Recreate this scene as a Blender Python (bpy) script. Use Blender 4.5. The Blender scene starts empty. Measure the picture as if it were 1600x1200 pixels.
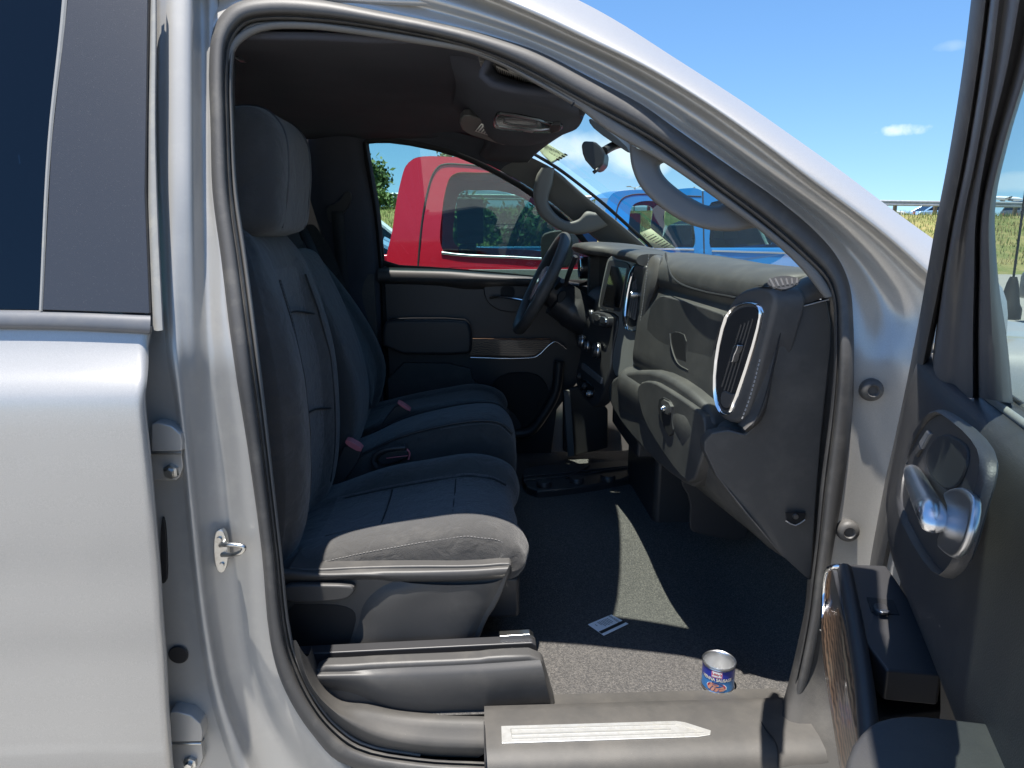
import bpy, math, random
import numpy as np
from mathutils import Vector, Matrix
random.seed(7)
RNG = np.random.RandomState(5)
sc = bpy.context.scene
COL = sc.collection
R = math.radians
# ------------------------------------------------------------------ camera
cam_d = bpy.data.cameras.new("camera")
cam = bpy.data.objects.new("camera", cam_d)
COL.objects.link(cam)
cam.location = (0, 0, 1.50)
cam.rotation_euler = (R(90 - 12.2), 0, R(-2.5))
cam_d.sensor_width = 36.0
cam_d.lens = 36.0 * 1100 / 1600
cam_d.clip_start = 0.02
cam_d.clip_end = 6000
sc.camera = cam
# ------------------------------------------------------------------ world, sun, exposure
LIGHT = Vector((0.11, 0.12, -1.0)).normalized()
w = bpy.data.worlds.new("World")
sc.world = w
w.use_nodes = True
nt = w.node_tree
for n in list(nt.nodes): nt.nodes.remove(n)
def wn(t, **k):
    n = nt.nodes.new(t)
    for a, b in k.items(): setattr(n, a, b)
    return n
wo = wn('ShaderNodeOutputWorld'); bg = wn('ShaderNodeBackground'); sky = wn('ShaderNodeTexSky')
sky.sky_type = 'NISHITA'; sky.sun_disc = False
sky.sun_elevation = R(80.7); sky.sun_rotation = math.atan2(-LIGHT.x, -LIGHT.y)
sky.altitude = 0; sky.air_density = 1.0; sky.dust_density = 0.25; sky.ozone_density = 2.5
SKY_STRENGTH = 0.092
bg.inputs['Strength'].default_value = SKY_STRENGTH
tcw = wn('ShaderNodeTexCoord')
vmx = wn('ShaderNodeVectorMath', operation='MULTIPLY_ADD'); vmx.inputs[1].default_value = (1, 1, 0.92); vmx.inputs[2].default_value = (0, 0, 0.10)
nt.links.new(tcw.outputs['Generated'], vmx.inputs[0]); nt.links.new(vmx.outputs[0], sky.inputs['Vector'])
def cloud(center, size, soft, dens, scale):
    """one real cloud far away: an elliptical patch of sky directions broken up by noise"""
    c = Vector(center).normalized()
    side = c.cross(Vector((0, 0, 1))).normalized(); upv = side.cross(c).normalized()
    outs = []
    for ax, s in ((side, size[0]), (upv, size[1])):
        d = wn('ShaderNodeVectorMath', operation='DOT_PRODUCT'); d.inputs[1].default_value = ax
        nt.links.new(tcw.outputs['Generated'], d.inputs[0])
        m = wn('ShaderNodeMath', operation='DIVIDE'); m.inputs[1].default_value = s
        nt.links.new(d.outputs['Value'], m.inputs[0])
        p = wn('ShaderNodeMath', operation='POWER'); p.inputs[1].default_value = 2
        nt.links.new(m.outputs[0], p.inputs[0]); outs.append(p)
    a = wn('ShaderNodeMath', operation='ADD'); nt.links.new(outs[0].outputs[0], a.inputs[0]); nt.links.new(outs[1].outputs[0], a.inputs[1])
    f = wn('ShaderNodeVectorMath', operation='DOT_PRODUCT'); f.inputs[1].default_value = c
    nt.links.new(tcw.outputs['Generated'], f.inputs[0])
    g = wn('ShaderNodeMath', operation='LESS_THAN'); g.inputs[1].default_value = 0
    nt.links.new(f.outputs['Value'], g.inputs[0])
    a2 = wn('ShaderNodeMath', operation='MULTIPLY_ADD'); a2.inputs[1].default_value = 50
    nt.links.new(g.outputs[0], a2.inputs[0]); nt.links.new(a.outputs[0], a2.inputs[2])
    nz = wn('ShaderNodeTexNoise'); nz.inputs['Scale'].default_value = scale; nz.inputs['Detail'].default_value = 7
    nt.links.new(tcw.outputs['Generated'], nz.inputs['Vector'])
    b = wn('ShaderNodeMath', operation='MULTIPLY_ADD'); b.inputs[1].default_value = -3.2
    nt.links.new(nz.outputs['Fac'], b.inputs[0]); nt.links.new(a2.outputs[0], b.inputs[2])
    mr = wn('ShaderNodeMapRange'); mr.inputs[1].default_value = -1.0; mr.inputs[2].default_value = -1.0 + soft
    mr.inputs[3].default_value = 0.0; mr.inputs[4].default_value = 1.0
    mr.inputs[1].default_value = -0.6; mr.inputs[2].default_value = -0.6 - soft
    mr.inputs[4].default_value = dens
    nt.links.new(b.outputs[0], mr.inputs[0])
    return mr.outputs[0]
# ------------------------------------------------------------------ picture maths (pixel of the 1600 px photograph -> point on a real surface)
F = 1100.0; OO = np.array([0, 0, 1.5])
_p = R(12.2); _y = R(2.5)
_fw = np.array([math.sin(_y) * math.cos(_p), math.cos(_y) * math.cos(_p), -math.sin(_p)])
_rt = np.array([math.cos(_y), -math.sin(_y), 0.0]); _up = np.cross(_rt, _fw)
def ray(u, v): return _fw + _rt * (u - 800) / F - _up * (v - 600) / F
def at_y(u, v, y): d = ray(u, v); return OO + d * (y / d[1])
def at_x(u, v, x): d = ray(u, v); return OO + d * (x / d[0])
def at_z(u, v, z): d = ray(u, v); return OO + d * ((z - 1.5) / d[2])
def at_pl(u, v, n, d0):
    d = ray(u, v); n = np.array(n, float); return OO + d * ((d0 - n @ OO) / (n @ d))
def on(u, v, fn):
    y = 1.2
    for _ in range(25):
        P = at_y(u, v, y); y = fn(P[0], P[2])
    return at_y(u, v, y)
cl_list = [cloud(ray(1410, 203), (0.030, 0.0075), 2.2, 0.85, 60), cloud(ray(1488, 72), (0.02, 0.007), 0.9, 0.12, 30),
           cloud(ray(960, 232), (0.10, 0.035), 1.0, 0.75, 14), cloud(ray(900, 228), (0.05, 0.02), 1.0, 0.4, 20),
           cloud(ray(1590, 285), (0.06, 0.012), 0.8, 0.3, 20)]
hs = wn('ShaderNodeHueSaturation'); hs.inputs['Saturation'].default_value = 1.2
nt.links.new(sky.outputs[0], hs.inputs['Color'])
last = hs.outputs[0]
for c in cl_list:
    mx = wn('ShaderNodeMix', data_type='RGBA'); mx.inputs['B'].default_value = (6.5, 6.7, 7.0, 1)
    nt.links.new(c, mx.inputs['Factor']); nt.links.new(last, mx.inputs['A']); last = mx.outputs['Result']
nt.links.new(last, bg.inputs['Color']); nt.links.new(bg.outputs[0], wo.inputs[0])
sun_d = bpy.data.lights.new("sun", 'SUN'); sun_d.energy = 5.0; sun_d.angle = R(0.55); sun_d.color = (1.0, 0.95, 0.88)
sun = bpy.data.objects.new("sun", sun_d); COL.objects.link(sun)
sun.rotation_euler = LIGHT.to_track_quat('-Z', 'Y').to_euler(); sun.location = (-3, -3, 20)
sc.view_settings.view_transform = 'Standard'; sc.view_settings.look = 'None'
sc.view_settings.exposure = 1.28; sc.view_settings.gamma = 1.0
sc.cycles.max_bounces = 10; sc.cycles.transparent_max_bounces = 24
sc.cycles.use_denoising = True

# ------------------------------------------------------------------ materials
M = {}
def mat(name, col, rough=0.5, metal=0.0, noise=None, bump=None, coat=0.0, spec=0.5, sheen=0.0, speck=None, aniso=None, emit=None, bump2=None):
    """noise=(scale, colour2, amount low, high)  bump=(scale, strength, distance)  speck=(scale, colour, threshold)"""
    m = bpy.data.materials.new(name); m.use_nodes = True; t = m.node_tree; b = t.nodes['Principled BSDF']
    b.inputs['Base Color'].default_value = (*col, 1); b.inputs['Roughness'].default_value = rough; b.inputs['Metallic'].default_value = metal
    b.inputs['Coat Weight'].default_value = coat; b.inputs['Coat Roughness'].default_value = 0.06
    b.inputs['Specular IOR Level'].default_value = spec
    b.inputs['Sheen Weight'].default_value = sheen
    tc = t.nodes.new('ShaderNodeTexCoord'); L = t.links.new
    cur = None
    if noise:
        nz = t.nodes.new('ShaderNodeTexNoise'); nz.inputs['Scale'].default_value = noise[0]; nz.inputs['Detail'].default_value = 5
        nz.inputs['Roughness'].default_value = 0.65
        L(tc.outputs['Object'], nz.inputs['Vector'])
        mr = t.nodes.new('ShaderNodeMapRange'); mr.inputs[1].default_value = noise[2]; mr.inputs[2].default_value = noise[3]
        L(nz.outputs['Fac'], mr.inputs[0])
        mx = t.nodes.new('ShaderNodeMix'); mx.data_type = 'RGBA'
        mx.inputs['A'].default_value = (*col, 1); mx.inputs['B'].default_value = (*noise[1], 1)
        L(mr.outputs[0], mx.inputs['Factor']); cur = mx.outputs['Result']
        L(cur, b.inputs['Base Color'])
    if speck:
        vz = t.nodes.new('ShaderNodeTexVoronoi'); vz.inputs['Scale'].default_value = speck[0]
        L(tc.outputs['Object'], vz.inputs['Vector'])
        lt = t.nodes.new('ShaderNodeMath'); lt.operation = 'LESS_THAN'; lt.inputs[1].default_value = speck[2]
        L(vz.outputs['Distance'], lt.inputs[0])
        mx = t.nodes.new('ShaderNodeMix'); mx.data_type = 'RGBA'
        mx.inputs['A'].default_value = (*col, 1); mx.inputs['B'].default_value = (*speck[1], 1)
        if cur: L(cur, mx.inputs['A'])
        sp2 = t.nodes.new('ShaderNodeTexNoise'); sp2.inputs['Scale'].default_value = speck[0] * 0.23; sp2.inputs['Detail'].default_value = 3
        L(tc.outputs['Object'], sp2.inputs['Vector'])
        g2 = t.nodes.new('ShaderNodeMath'); g2.operation = 'GREATER_THAN'; g2.inputs[1].default_value = speck[3] if len(speck) > 3 else 0.5
        L(sp2.outputs['Fac'], g2.inputs[0])
        ml = t.nodes.new('ShaderNodeMath'); ml.operation = 'MULTIPLY'; L(lt.outputs[0], ml.inputs[0]); L(g2.outputs[0], ml.inputs[1])
        L(ml.outputs[0], mx.inputs['Factor']); cur = mx.outputs['Result']; L(cur, b.inputs['Base Color'])
    if bump:
        nz = t.nodes.new('ShaderNodeTexNoise'); nz.inputs['Scale'].default_value = bump[0]; nz.inputs['Detail'].default_value = 3
        L(tc.outputs['Object'], nz.inputs['Vector'])
        bp = t.nodes.new('ShaderNodeBump'); bp.inputs['Strength'].default_value = bump[1]; bp.inputs['Distance'].default_value = bump[2]
        L(nz.outputs['Fac'], bp.inputs['Height']); L(bp.outputs[0], b.inputs['Normal'])
    if bump2:
        nz2 = t.nodes.new('ShaderNodeTexNoise'); nz2.inputs['Scale'].default_value = bump2[0]; nz2.inputs['Detail'].default_value = 2; nz2.inputs['Distortion'].default_value = 0.6
        L(tc.outputs['Object'], nz2.inputs['Vector'])
        b2 = t.nodes.new('ShaderNodeBump'); b2.inputs['Strength'].default_value = bump2[1]; b2.inputs['Distance'].default_value = bump2[2]
        L(nz2.outputs['Fac'], b2.inputs['Height']); L(b2.outputs[0], bp.inputs['Normal'])
    if emit:
        b.inputs['Emission Color'].default_value = (*emit[:3], 1); b.inputs['Emission Strength'].default_value = emit[3]
    M[name] = m; return m
def glass(name, tint, refl=1.0, rough=0.0, k=0.92):
    """thin pane: tinted see-through plus a mirror reflection by angle"""
    m = bpy.data.materials.new(name); m.use_nodes = True; t = m.node_tree
    for n in list(t.nodes): t.nodes.remove(n)
    o = t.nodes.new('ShaderNodeOutputMaterial'); tr = t.nodes.new('ShaderNodeBsdfTransparent'); gl = t.nodes.new('ShaderNodeBsdfGlossy')
    lw = t.nodes.new('ShaderNodeLayerWeight'); pw = t.nodes.new('ShaderNodeMath'); pw.operation = 'POWER'; pw.inputs[1].default_value = 4.5
    fr = t.nodes.new('ShaderNodeMath'); fr.operation = 'MULTIPLY_ADD'; fr.inputs[1].default_value = k; fr.inputs[2].default_value = 0.05
    lw.inputs[0].default_value = 0.5; t.links.new(lw.outputs['Facing'], pw.inputs[0]); t.links.new(pw.outputs[0], fr.inputs[0]); mx = t.nodes.new('ShaderNodeMixShader')
    tr.inputs[0].default_value = (*tint, 1); gl.inputs['Roughness'].default_value = rough
    gl.inputs['Color'].default_value = (refl, refl, refl, 1)
    t.links.new(fr.outputs[0], mx.inputs[0]); t.links.new(tr.outputs[0], mx.inputs[1]); t.links.new(gl.outputs[0], mx.inputs[2])
    t.links.new(mx.outputs[0], o.inputs[0]); M[name] = m; return m
SILVER = mat('silver_paint', (0.385, 0.374, 0.350), 0.33, 0.42, noise=(1300, (0.53, 0.515, 0.485), 0.42, 0.7), bump=(1500, 0.12, 0.0006), coat=0.35, bump2=(3.0, 0.10, 0.02))
SILVER_IN = mat('silver_jamb_paint', (0.355, 0.348, 0.33), 0.42, 0.35, noise=(14, (0.40, 0.388, 0.362), 0.5, 0.75), bump=(1100, 0.12, 0.0006), coat=0.25, speck=(240, (0.6, 0.57, 0.5), 0.05, 0.64))
PLASTIC = mat('grained_black_plastic', (0.052, 0.051, 0.050), 0.50, noise=(9, (0.088, 0.083, 0.076), 0.5, 0.8), bump=(900, 0.28, 0.0008), speck=(420, (0.22, 0.20, 0.18), 0.10, 0.66))
KICKPL = mat('kick_panel_plastic', (0.022, 0.021, 0.020), 0.75, noise=(10, (0.05, 0.047, 0.042), 0.5, 0.8), bump=(500, 0.4, 0.001))
DOORPL = mat('door_panel_plastic', (0.030, 0.030, 0.032), 0.5, noise=(8, (0.05, 0.049, 0.046), 0.45, 0.8), bump=(700, 0.3, 0.0009))
SMOOTHPL = mat('smooth_black_plastic', (0.030, 0.030, 0.032), 0.42, bump=(500, 0.08, 0.0004))
DASHPL = mat('dash_soft_plastic', (0.047, 0.046, 0.045), 0.55, noise=(7, (0.086, 0.082, 0.075), 0.45, 0.8), bump=(850, 0.3, 0.0008), speck=(300, (0.2, 0.19, 0.17), 0.07, 0.62))
LEATHER = mat('dash_leatherette', (0.066, 0.063, 0.061), 0.5, noise=(12, (0.095, 0.09, 0.083), 0.5, 0.8), bump=(650, 0.3, 0.0010))
VINYL = mat('seat_cloth_plain', (0.041, 0.040, 0.039), 0.85, noise=(14, (0.066, 0.063, 0.059), 0.5, 0.8), bump=(600, 0.9, 0.0020), sheen=0.25, bump2=(26, 0.6, 0.010), speck=(190, (0.2, 0.19, 0.18), 0.05, 0.66))
FABRIC = mat('seat_cloth_woven', (0.042, 0.041, 0.041), 0.9, noise=(170, (0.095, 0.090, 0.084), 0.42, 0.70), bump=(300, 1.0, 0.004), bump2=(22, 0.5, 0.010), sheen=0.3, speck=(160, (0.16, 0.15, 0.14), 0.07, 0.64))
CARPET = mat('floor_carpet', (0.036, 0.035, 0.034), 0.95, noise=(260, (0.125, 0.117, 0.108), 0.42, 0.72), bump=(700, 1.0, 0.003), sheen=0.08, speck=(430, (0.34, 0.31, 0.27), 0.17, 0.50))
RUBBER = mat('weatherstrip_rubber', (0.062, 0.060, 0.058), 0.55, noise=(18, (0.11, 0.104, 0.093), 0.5, 0.8), bump=(500, 0.25, 0.0008), speck=(260, (0.3, 0.28, 0.24), 0.05, 0.66))
BLACK = mat('matt_black', (0.010, 0.010, 0.011), 0.7)
GLOSS = mat('gloss_black', (0.008, 0.008, 0.009), 0.08, coat=0.6)
CHROME = mat('chrome', (0.78, 0.79, 0.80), 0.10, 1.0)
SATIN = mat('satin_metal', (0.50, 0.51, 0.53), 0.30, 1.0)
STEEL = mat('zinc_steel', (0.55, 0.55, 0.53), 0.28, 1.0, noise=(60, (0.4, 0.38, 0.34), 0.5, 0.8))
HEAD = mat('headliner_cloth', (0.044, 0.047, 0.060), 0.95, bump=(900, 0.4, 0.001), noise=(5, (0.054, 0.056, 0.07), 0.4, 0.7))
TRIM = mat('pillar_trim_plastic', (0.135, 0.131, 0.124), 0.6, bump=(800, 0.25, 0.0008), noise=(8, (0.155, 0.15, 0.14), 0.4, 0.8))
BEZEL = mat('stack_bezel_paint', (0.22, 0.225, 0.22), 0.38, 0.25, noise=(20, (0.20, 0.2, 0.19), 0.4, 0.7))
BELTM = mat('belt_moulding_plastic', (0.10, 0.105, 0.115), 0.35, noise=(30, (0.13, 0.13, 0.13), 0.4, 0.8))
APPL = mat('pillar_applique', (0.032, 0.034, 0.04), 0.42, 0.2, bump=(950, 0.35, 0.0008), speck=(1300, (0.25, 0.24, 0.22), 0.16, 0.60), coat=0.35)
WEB = mat('belt_webbing', (0.020, 0.020, 0.022), 0.7, bump=(900, 0.4, 0.001))
PINK = mat('buckle_button_red', (0.62, 0.16, 0.18), 0.4)
DTHREAD = mat('grey_seat_thread', (0.15, 0.145, 0.14), 0.7)
BRUSH = mat('brushed_chrome', (0.72, 0.73, 0.75), 0.27, 1.0)
THREAD = mat('light_grey_thread', (0.36, 0.35, 0.34), 0.7)
LABELM = mat('warning_label_paper', (0.82, 0.79, 0.72), 0.7)
LABELK = mat('warning_label_ink', (0.16, 0.15, 0.15), 0.7)
STICK = mat('sticker_paper', (0.72, 0.76, 0.60), 0.6)
def paper_glow(m):
    t = m.node_tree; b = t.nodes['Principled BSDF']; o = [n for n in t.nodes if n.type == 'OUTPUT_MATERIAL'][0]
    tl_ = t.nodes.new('ShaderNodeBsdfTranslucent'); tl_.inputs[0].default_value = (0.72, 0.76, 0.60, 1); mx = t.nodes.new('ShaderNodeMixShader'); mx.inputs[0].default_value = 0.6
    t.links.new(b.outputs[0], mx.inputs[1]); t.links.new(tl_.outputs[0], mx.inputs[2]); t.links.new(mx.outputs[0], o.inputs[0])
paper_glow(STICK)
INK = mat('black_ink', (0.015, 0.015, 0.015), 0.6)
GREYLINE = mat('seal_grey', (0.22, 0.22, 0.21), 0.5, noise=(40, (0.3, 0.29, 0.25), 0.5, 0.8))
DUSTPL = mat('dusty_sill_plastic', (0.048, 0.046, 0.043), 0.6, noise=(9, (0.082, 0.076, 0.068), 0.40, 0.8), bump=(800, 0.3, 0.0009), speck=(300, (0.4, 0.36, 0.3), 0.06, 0.62))
ALU = mat('brushed_sill_plate', (0.62, 0.62, 0.60), 0.38, 0.7, noise=(80, (0.5, 0.49, 0.46), 0.4, 0.8))
FRAME = mat('door_frame_plastic', (0.075, 0.076, 0.082), 0.5, noise=(14, (0.095, 0.094, 0.092), 0.4, 0.8), bump=(700, 0.2, 0.0008))
WSG = glass('windshield_glass', (0.78, 0.87, 0.81), k=0.22)
SIDEG = glass('side_glass', (0.72, 0.86, 0.82))
DARKG = glass('privacy_glass', (0.09, 0.12, 0.16))
TINTG = glass('truck_side_glass', (0.38, 0.52, 0.49))
def wood_mat():
    m = mat('wood_grain_trim', (0.05, 0.03, 0.02), 0.35, coat=0.35); t = m.node_tree; b = t.nodes['Principled BSDF']
    tc = t.nodes.new('ShaderNodeTexCoord'); wv = t.nodes.new('ShaderNodeTexWave'); wv.bands_direction = 'Z'
    wv.inputs['Scale'].default_value = 38; wv.inputs['Distortion'].default_value = 5; wv.inputs['Detail'].default_value = 4; wv.inputs['Detail Scale'].default_value = 1.4
    cr = t.nodes.new('ShaderNodeValToRGB'); cr.color_ramp.elements[0].color = (0.03, 0.018, 0.013, 1); cr.color_ramp.elements[1].color = (0.19, 0.115, 0.068, 1)
    t.links.new(tc.outputs['Object'], wv.inputs['Vector']); t.links.new(wv.outputs['Fac'], cr.inputs[0]); t.links.new(cr.outputs[0], b.inputs['Base Color'])
    return m
WOOD = wood_mat()

# ------------------------------------------------------------------ mesh kit
class MB:
    def __init__(s): s.v = []; s.f = []; s.m = []; s.mats = []
    def mi(s, m):
        if m not in s.mats: s.mats.append(m)
        return s.mats.index(m)
    def add(s, vs, fs, m):
        o = len(s.v); k = s.mi(m)
        s.v += [tuple(float(c) for c in p) for p in vs]
        for f in fs: s.f.append([i + o for i in f]); s.m.append(k)
        return s
    def build(s, name, parent=None, bevel=0, seg=2, solid=0, off=0.0, sharp=38, sub=0, flip=False, recalc=True):
        me = bpy.data.meshes.new(name); me.from_pydata(s.v, [], s.f)
        for m in s.mats: me.materials.append(m)
        me.polygons.foreach_set('material_index', s.m); me.update()
        if recalc:
            import bmesh
            b = bmesh.new(); b.from_mesh(me); bmesh.ops.recalc_face_normals(b, faces=b.faces); b.to_mesh(me); b.free()
        if flip: me.flip_normals()
        me.polygons.foreach_set('use_smooth', [True] * len(me.polygons))
        me.set_sharp_from_angle(angle=R(sharp))
        o = bpy.data.objects.new(name, me); COL.objects.link(o)
        if sub:
            q = o.modifiers.new('sub', 'SUBSURF'); q.levels = sub; q.render_levels = sub
        if solid:
            q = o.modifiers.new('solid', 'SOLIDIFY'); q.thickness = solid; q.offset = off
        if bevel:
            q = o.modifiers.new('bevel', 'BEVEL'); q.width = bevel; q.segments = seg; q.limit_method = 'ANGLE'; q.angle_limit = R(32); q.harden_normals = True
        if parent: set_parent(o, parent)
        return o
def set_parent(o, p):
    while p.parent is not None and p.parent.parent is not None: p = p.parent      # thing > part > sub-part, no deeper
    o.parent = p
    if p.parent is None:
        o.matrix_parent_inverse = (Matrix.Translation(p.location) @ p.rotation_euler.to_matrix().to_4x4()).inverted()
def thing(name, label, cat, loc=(0, 0, 0), group=None, rz=0):
    o = bpy.data.objects.new(name, None); COL.objects.link(o); o.location = loc; o.rotation_euler = (0, 0, rz)
    o['label'] = label; o['category'] = cat
    if group: o['group'] = group
    return o
def tag(o, label, cat, group=None):
    o['label'] = label; o['category'] = cat
    if group: o['group'] = group
    return o
def crs(pts, k=6, closed=False):
    P = [np.array(p, float) for p in pts]; n = len(P); out = []
    rng = n if closed else n - 1
    for i in range(rng):
        p1, p2 = P[i], P[(i + 1) % n]
        p0 = P[i - 1] if (closed or i > 0) else 2 * p1 - p2
        p3 = P[(i + 2) % n] if (closed or i + 2 < n) else 2 * p2 - p1
        # centripetal-ish tangents limited by chord length
        d0, d1, d2 = [max(np.linalg.norm(b - a), 1e-9) for a, b in ((p0, p1), (p1, p2), (p2, p3))]
        m1 = ((p1 - p0) / d0 * d1 * 0.5 + (p2 - p1) * 0.5); m2 = ((p2 - p1) * 0.5 + (p3 - p2) / d2 * d1 * 0.5)
        for j in range(k):
            t = j / k; t2 = t * t; t3 = t2 * t
            out.append((2*t3 - 3*t2 + 1) * p1 + (t3 - 2*t2 + t) * m1 + (-2*t3 + 3*t2) * p2 + (t3 - t2) * m2)
    if not closed: out.append(P[-1])
    return out
def grid(mb, rows, m, cu=False, cv=False, mfn=None):
    """rows: list of equal-length point lists"""
    nr, nc = len(rows), len(rows[0]); vs = [p for r in rows for p in r]
    fs = []; ms = []
    for i in range(nr if cv else nr - 1):
        for j in range(nc if cu else nc - 1):
            a = i * nc + j; b = i * nc + (j + 1) % nc; c = ((i + 1) % nr) * nc + (j + 1) % nc; d = ((i + 1) % nr) * nc + j
            fs.append((a, b, c, d)); ms.append(mfn(i, j) if mfn else m)
    o = len(mb.v); mb.v += [tuple(float(c) for c in p) for p in vs]
    for f, q in zip(fs, ms): mb.f.append([x + o for x in f]); mb.m.append(mb.mi(q))
    return mb
def smooth_rows(rows, k):
    cols = [crs([r[j] for r in rows], k) for j in range(len(rows[0]))]
    return [[c[i] for c in cols] for i in range(len(cols[0]))]
def loft(name, curves, m, parent, k=6, kr=1, solid=0, off=0.0, sharp=50, cu=False, flip=False):
    rows = [crs(c, k, cu) for c in curves]
    if kr > 1: rows = smooth_rows(rows, kr)
    mb = MB(); grid(mb, rows, m, cu=cu)
    return mb.build(name, parent, solid=solid, off=off, sharp=sharp, flip=flip)
def chaikin(pts, n=2):
    P = [np.array(p, float) for p in pts]
    for _ in range(n):
        Q = []
        for i in range(len(P)):
            a, b = P[i], P[(i + 1) % len(P)]
            Q += [a * .75 + b * .25, a * .25 + b * .75]
        P = Q
    return P
def prism_mb(mb, pts, vec, m, m_side=None):
    n = len(pts); vec = np.array(vec, float); pts = [np.array(p, float) for p in pts]
    vs = pts + [p + vec for p in pts]
    mb.add(vs, [list(range(n)), [n + i for i in range(n)][::-1]], m)
    o = len(mb.v) - 2 * n; k = mb.mi(m_side or m)
    for i in range(n):
        j = (i + 1) % n; mb.f.append([o + j, o + i, o + n + i, o + n + j]); mb.m.append(k)
    return mb
def plate(name, px, surf, vec, m, parent, bevel=0.003, sm=2, seg=2):
    pts = [surf(u, v) for u, v in (chaikin(px, sm) if sm else px)]
    return prism_mb(MB(), pts, vec, m).build(name, parent, bevel=bevel, seg=seg)
def ring(name, px, surf, vec, m, parent, width=4, lift=(0, 0, 0), sm=2, bevel=0.0015):
    """closed band whose centre line follows px; width in pixels"""
    C = chaikin(px, sm); n = len(C); ctr = sum(C) / n; mb = MB(); rows = []
    A = []; B = []
    for i in range(n):
        t = C[(i + 1) % n] - C[i - 1]; t /= (np.linalg.norm(t) + 1e-9); nn = np.array([-t[1], t[0]])
        A.append(C[i] + nn * width / 2); B.append(C[i] - nn * width / 2)
    lift = np.array(lift, float); vec = np.array(vec, float)
    a0 = [surf(*p) for p in A]; b0 = [surf(*p) for p in B]; c0 = [surf(*p) + lift for p in C]
    rows = [[p + vec for p in a0], a0, c0, b0, [p + vec for p in b0]]
    grid(mb, rows, m, cu=True)
    return mb.build(name, parent, sharp=60)
def tube_mb(mb, path, r, m, sides=10, cap=True, flat=None):
    P = [np.array(p, float) for p in path]; rows = []; n = len(P)
    prev = None
    for i in range(n):
        t = P[min(i + 1, n - 1)] - P[max(i - 1, 0)]; t /= (np.linalg.norm(t) + 1e-12)
        if prev is None:
            h = np.array([0, 0, 1.0]) if abs(t[2]) < 0.9 else np.array([1.0, 0, 0])
            a = np.cross(h, t)
        else: a = prev - t * (prev @ t)
        a /= (np.linalg.norm(a) + 1e-12); prev = a; b = np.cross(t, a)
        rr = r[i] if hasattr(r, '__len__') else r
        fx, fy = flat or (1, 1)
        rows.append([P[i] + rr * (a * fx * math.cos(q) + b * fy * math.sin(q)) for q in [2 * math.pi * s / sides for s in range(sides)]])
    grid(mb, rows, m, cu=True)
    if cap:
        o = len(mb.v) - n * sides; k = mb.mi(m)
        mb.f.append([o + i for i in range(sides)][::-1]); mb.m.append(k)
        mb.f.append([o + (n - 1) * sides + i for i in range(sides)]); mb.m.append(k)
    return mb
def tube(name, path, r, m, parent, k=6, sides=10, flat=None, closed=False):
    p = crs(path, k, closed)
    if closed: p = p + [p[0], p[1]]
    return tube_mb(MB(), p, r, m, sides, cap=not closed, flat=flat).build(name, parent)
def lathe_mb(mb, prof, m, c, axis=(0, 0, 1), n=24):
    ax = np.array(axis, float); ax /= np.linalg.norm(ax)
    h = np.array([1.0, 0, 0]) if abs(ax[0]) < 0.9 else np.array([0, 1.0, 0])
    a = np.cross(ax, h); a /= np.linalg.norm(a); b = np.cross(ax, a); c = np.array(c, float)
    rows = [[c + ax * z + r * (a * math.cos(q) + b * math.sin(q)) for q in [2 * math.pi * s / n for s in range(n)]] for r, z in prof]
    return grid(mb, rows, m, cu=True)
def lathe(name, prof, m, c, axis, parent, n=24): return lathe_mb(MB(), prof, m, c, axis, n).build(name, parent)
def box_mb(mb, c, s, m, rot=None):
    vs = []
    for z in (-.5, .5):
        for x, y in ((-.5, -.5), (.5, -.5), (.5, .5), (-.5, .5)):
            p = np.array([x * s[0], y * s[1], z * s[2]])
            if rot is not None: p = np.array(rot @ Vector(p))
            vs.append(np.array(c) + p)
    return mb.add(vs, [(3, 2, 1, 0), (4, 5, 6, 7), (0, 1, 5, 4), (1, 2, 6, 5), (2, 3, 7, 6), (3, 0, 4, 7)], m)
def box(name, c, s, m, parent, bevel=0.004, rot=None, seg=2): return box_mb(MB(), c, s, m, rot).build(name, parent, bevel=bevel, seg=seg)
def text_pts(body, size=1.0, align='CENTER', res=2, bold=0.0):
    cu = bpy.data.curves.new('text', 'FONT'); cu.body = body; cu.offset = bold; cu.size = size; cu.align_x = align; cu.align_y = 'CENTER'; cu.resolution_u = res
    o = bpy.data.objects.new('text', cu); COL.objects.link(o)
    dg = bpy.context.evaluated_depsgraph_get(); me = o.evaluated_get(dg).to_mesh()
    v = [np.array(x.co) for x in me.vertices]; f = [list(p.vertices) for p in me.polygons]
    o.evaluated_get(dg).to_mesh_clear(); bpy.data.objects.remove(o); bpy.data.curves.remove(cu)
    return v, f
def text_on(mb, body, size, m, origin, ex, ey, align='CENTER'):
    v, f = text_pts(body, size, align); o = np.array(origin, float); ex = np.array(ex, float); ey = np.array(ey, float)
    return mb.add([o + ex * p[0] + ey * p[1] for p in v], f, m)
def stitch(name, px, surf, m, parent, off=(0, -0.002, 0), r=0.0011, gap=9):
    """row of real thread stitches along a pixel path"""
    pts = crs(px, 10); P = [surf(u, v) + np.array(off) for u, v in pts]
    d = [0.0]
    for a, b in zip(P[:-1], P[1:]): d.append(d[-1] + np.linalg.norm(b - a))
    L = d[-1]; step = 0.0068; mb = MB(); s = 0.0
    def ev(x):
        for i in range(len(d) - 1):
            if d[i + 1] >= x: t = (x - d[i]) / max(d[i + 1] - d[i], 1e-9); return P[i] * (1 - t) + P[i + 1] * t
        return P[-1]
    while s + step * .62 < L:
        tube_mb(mb, [ev(s), ev(s + step * .62)], r, m, 5); s += step
    return mb.build(name, parent)
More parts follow.
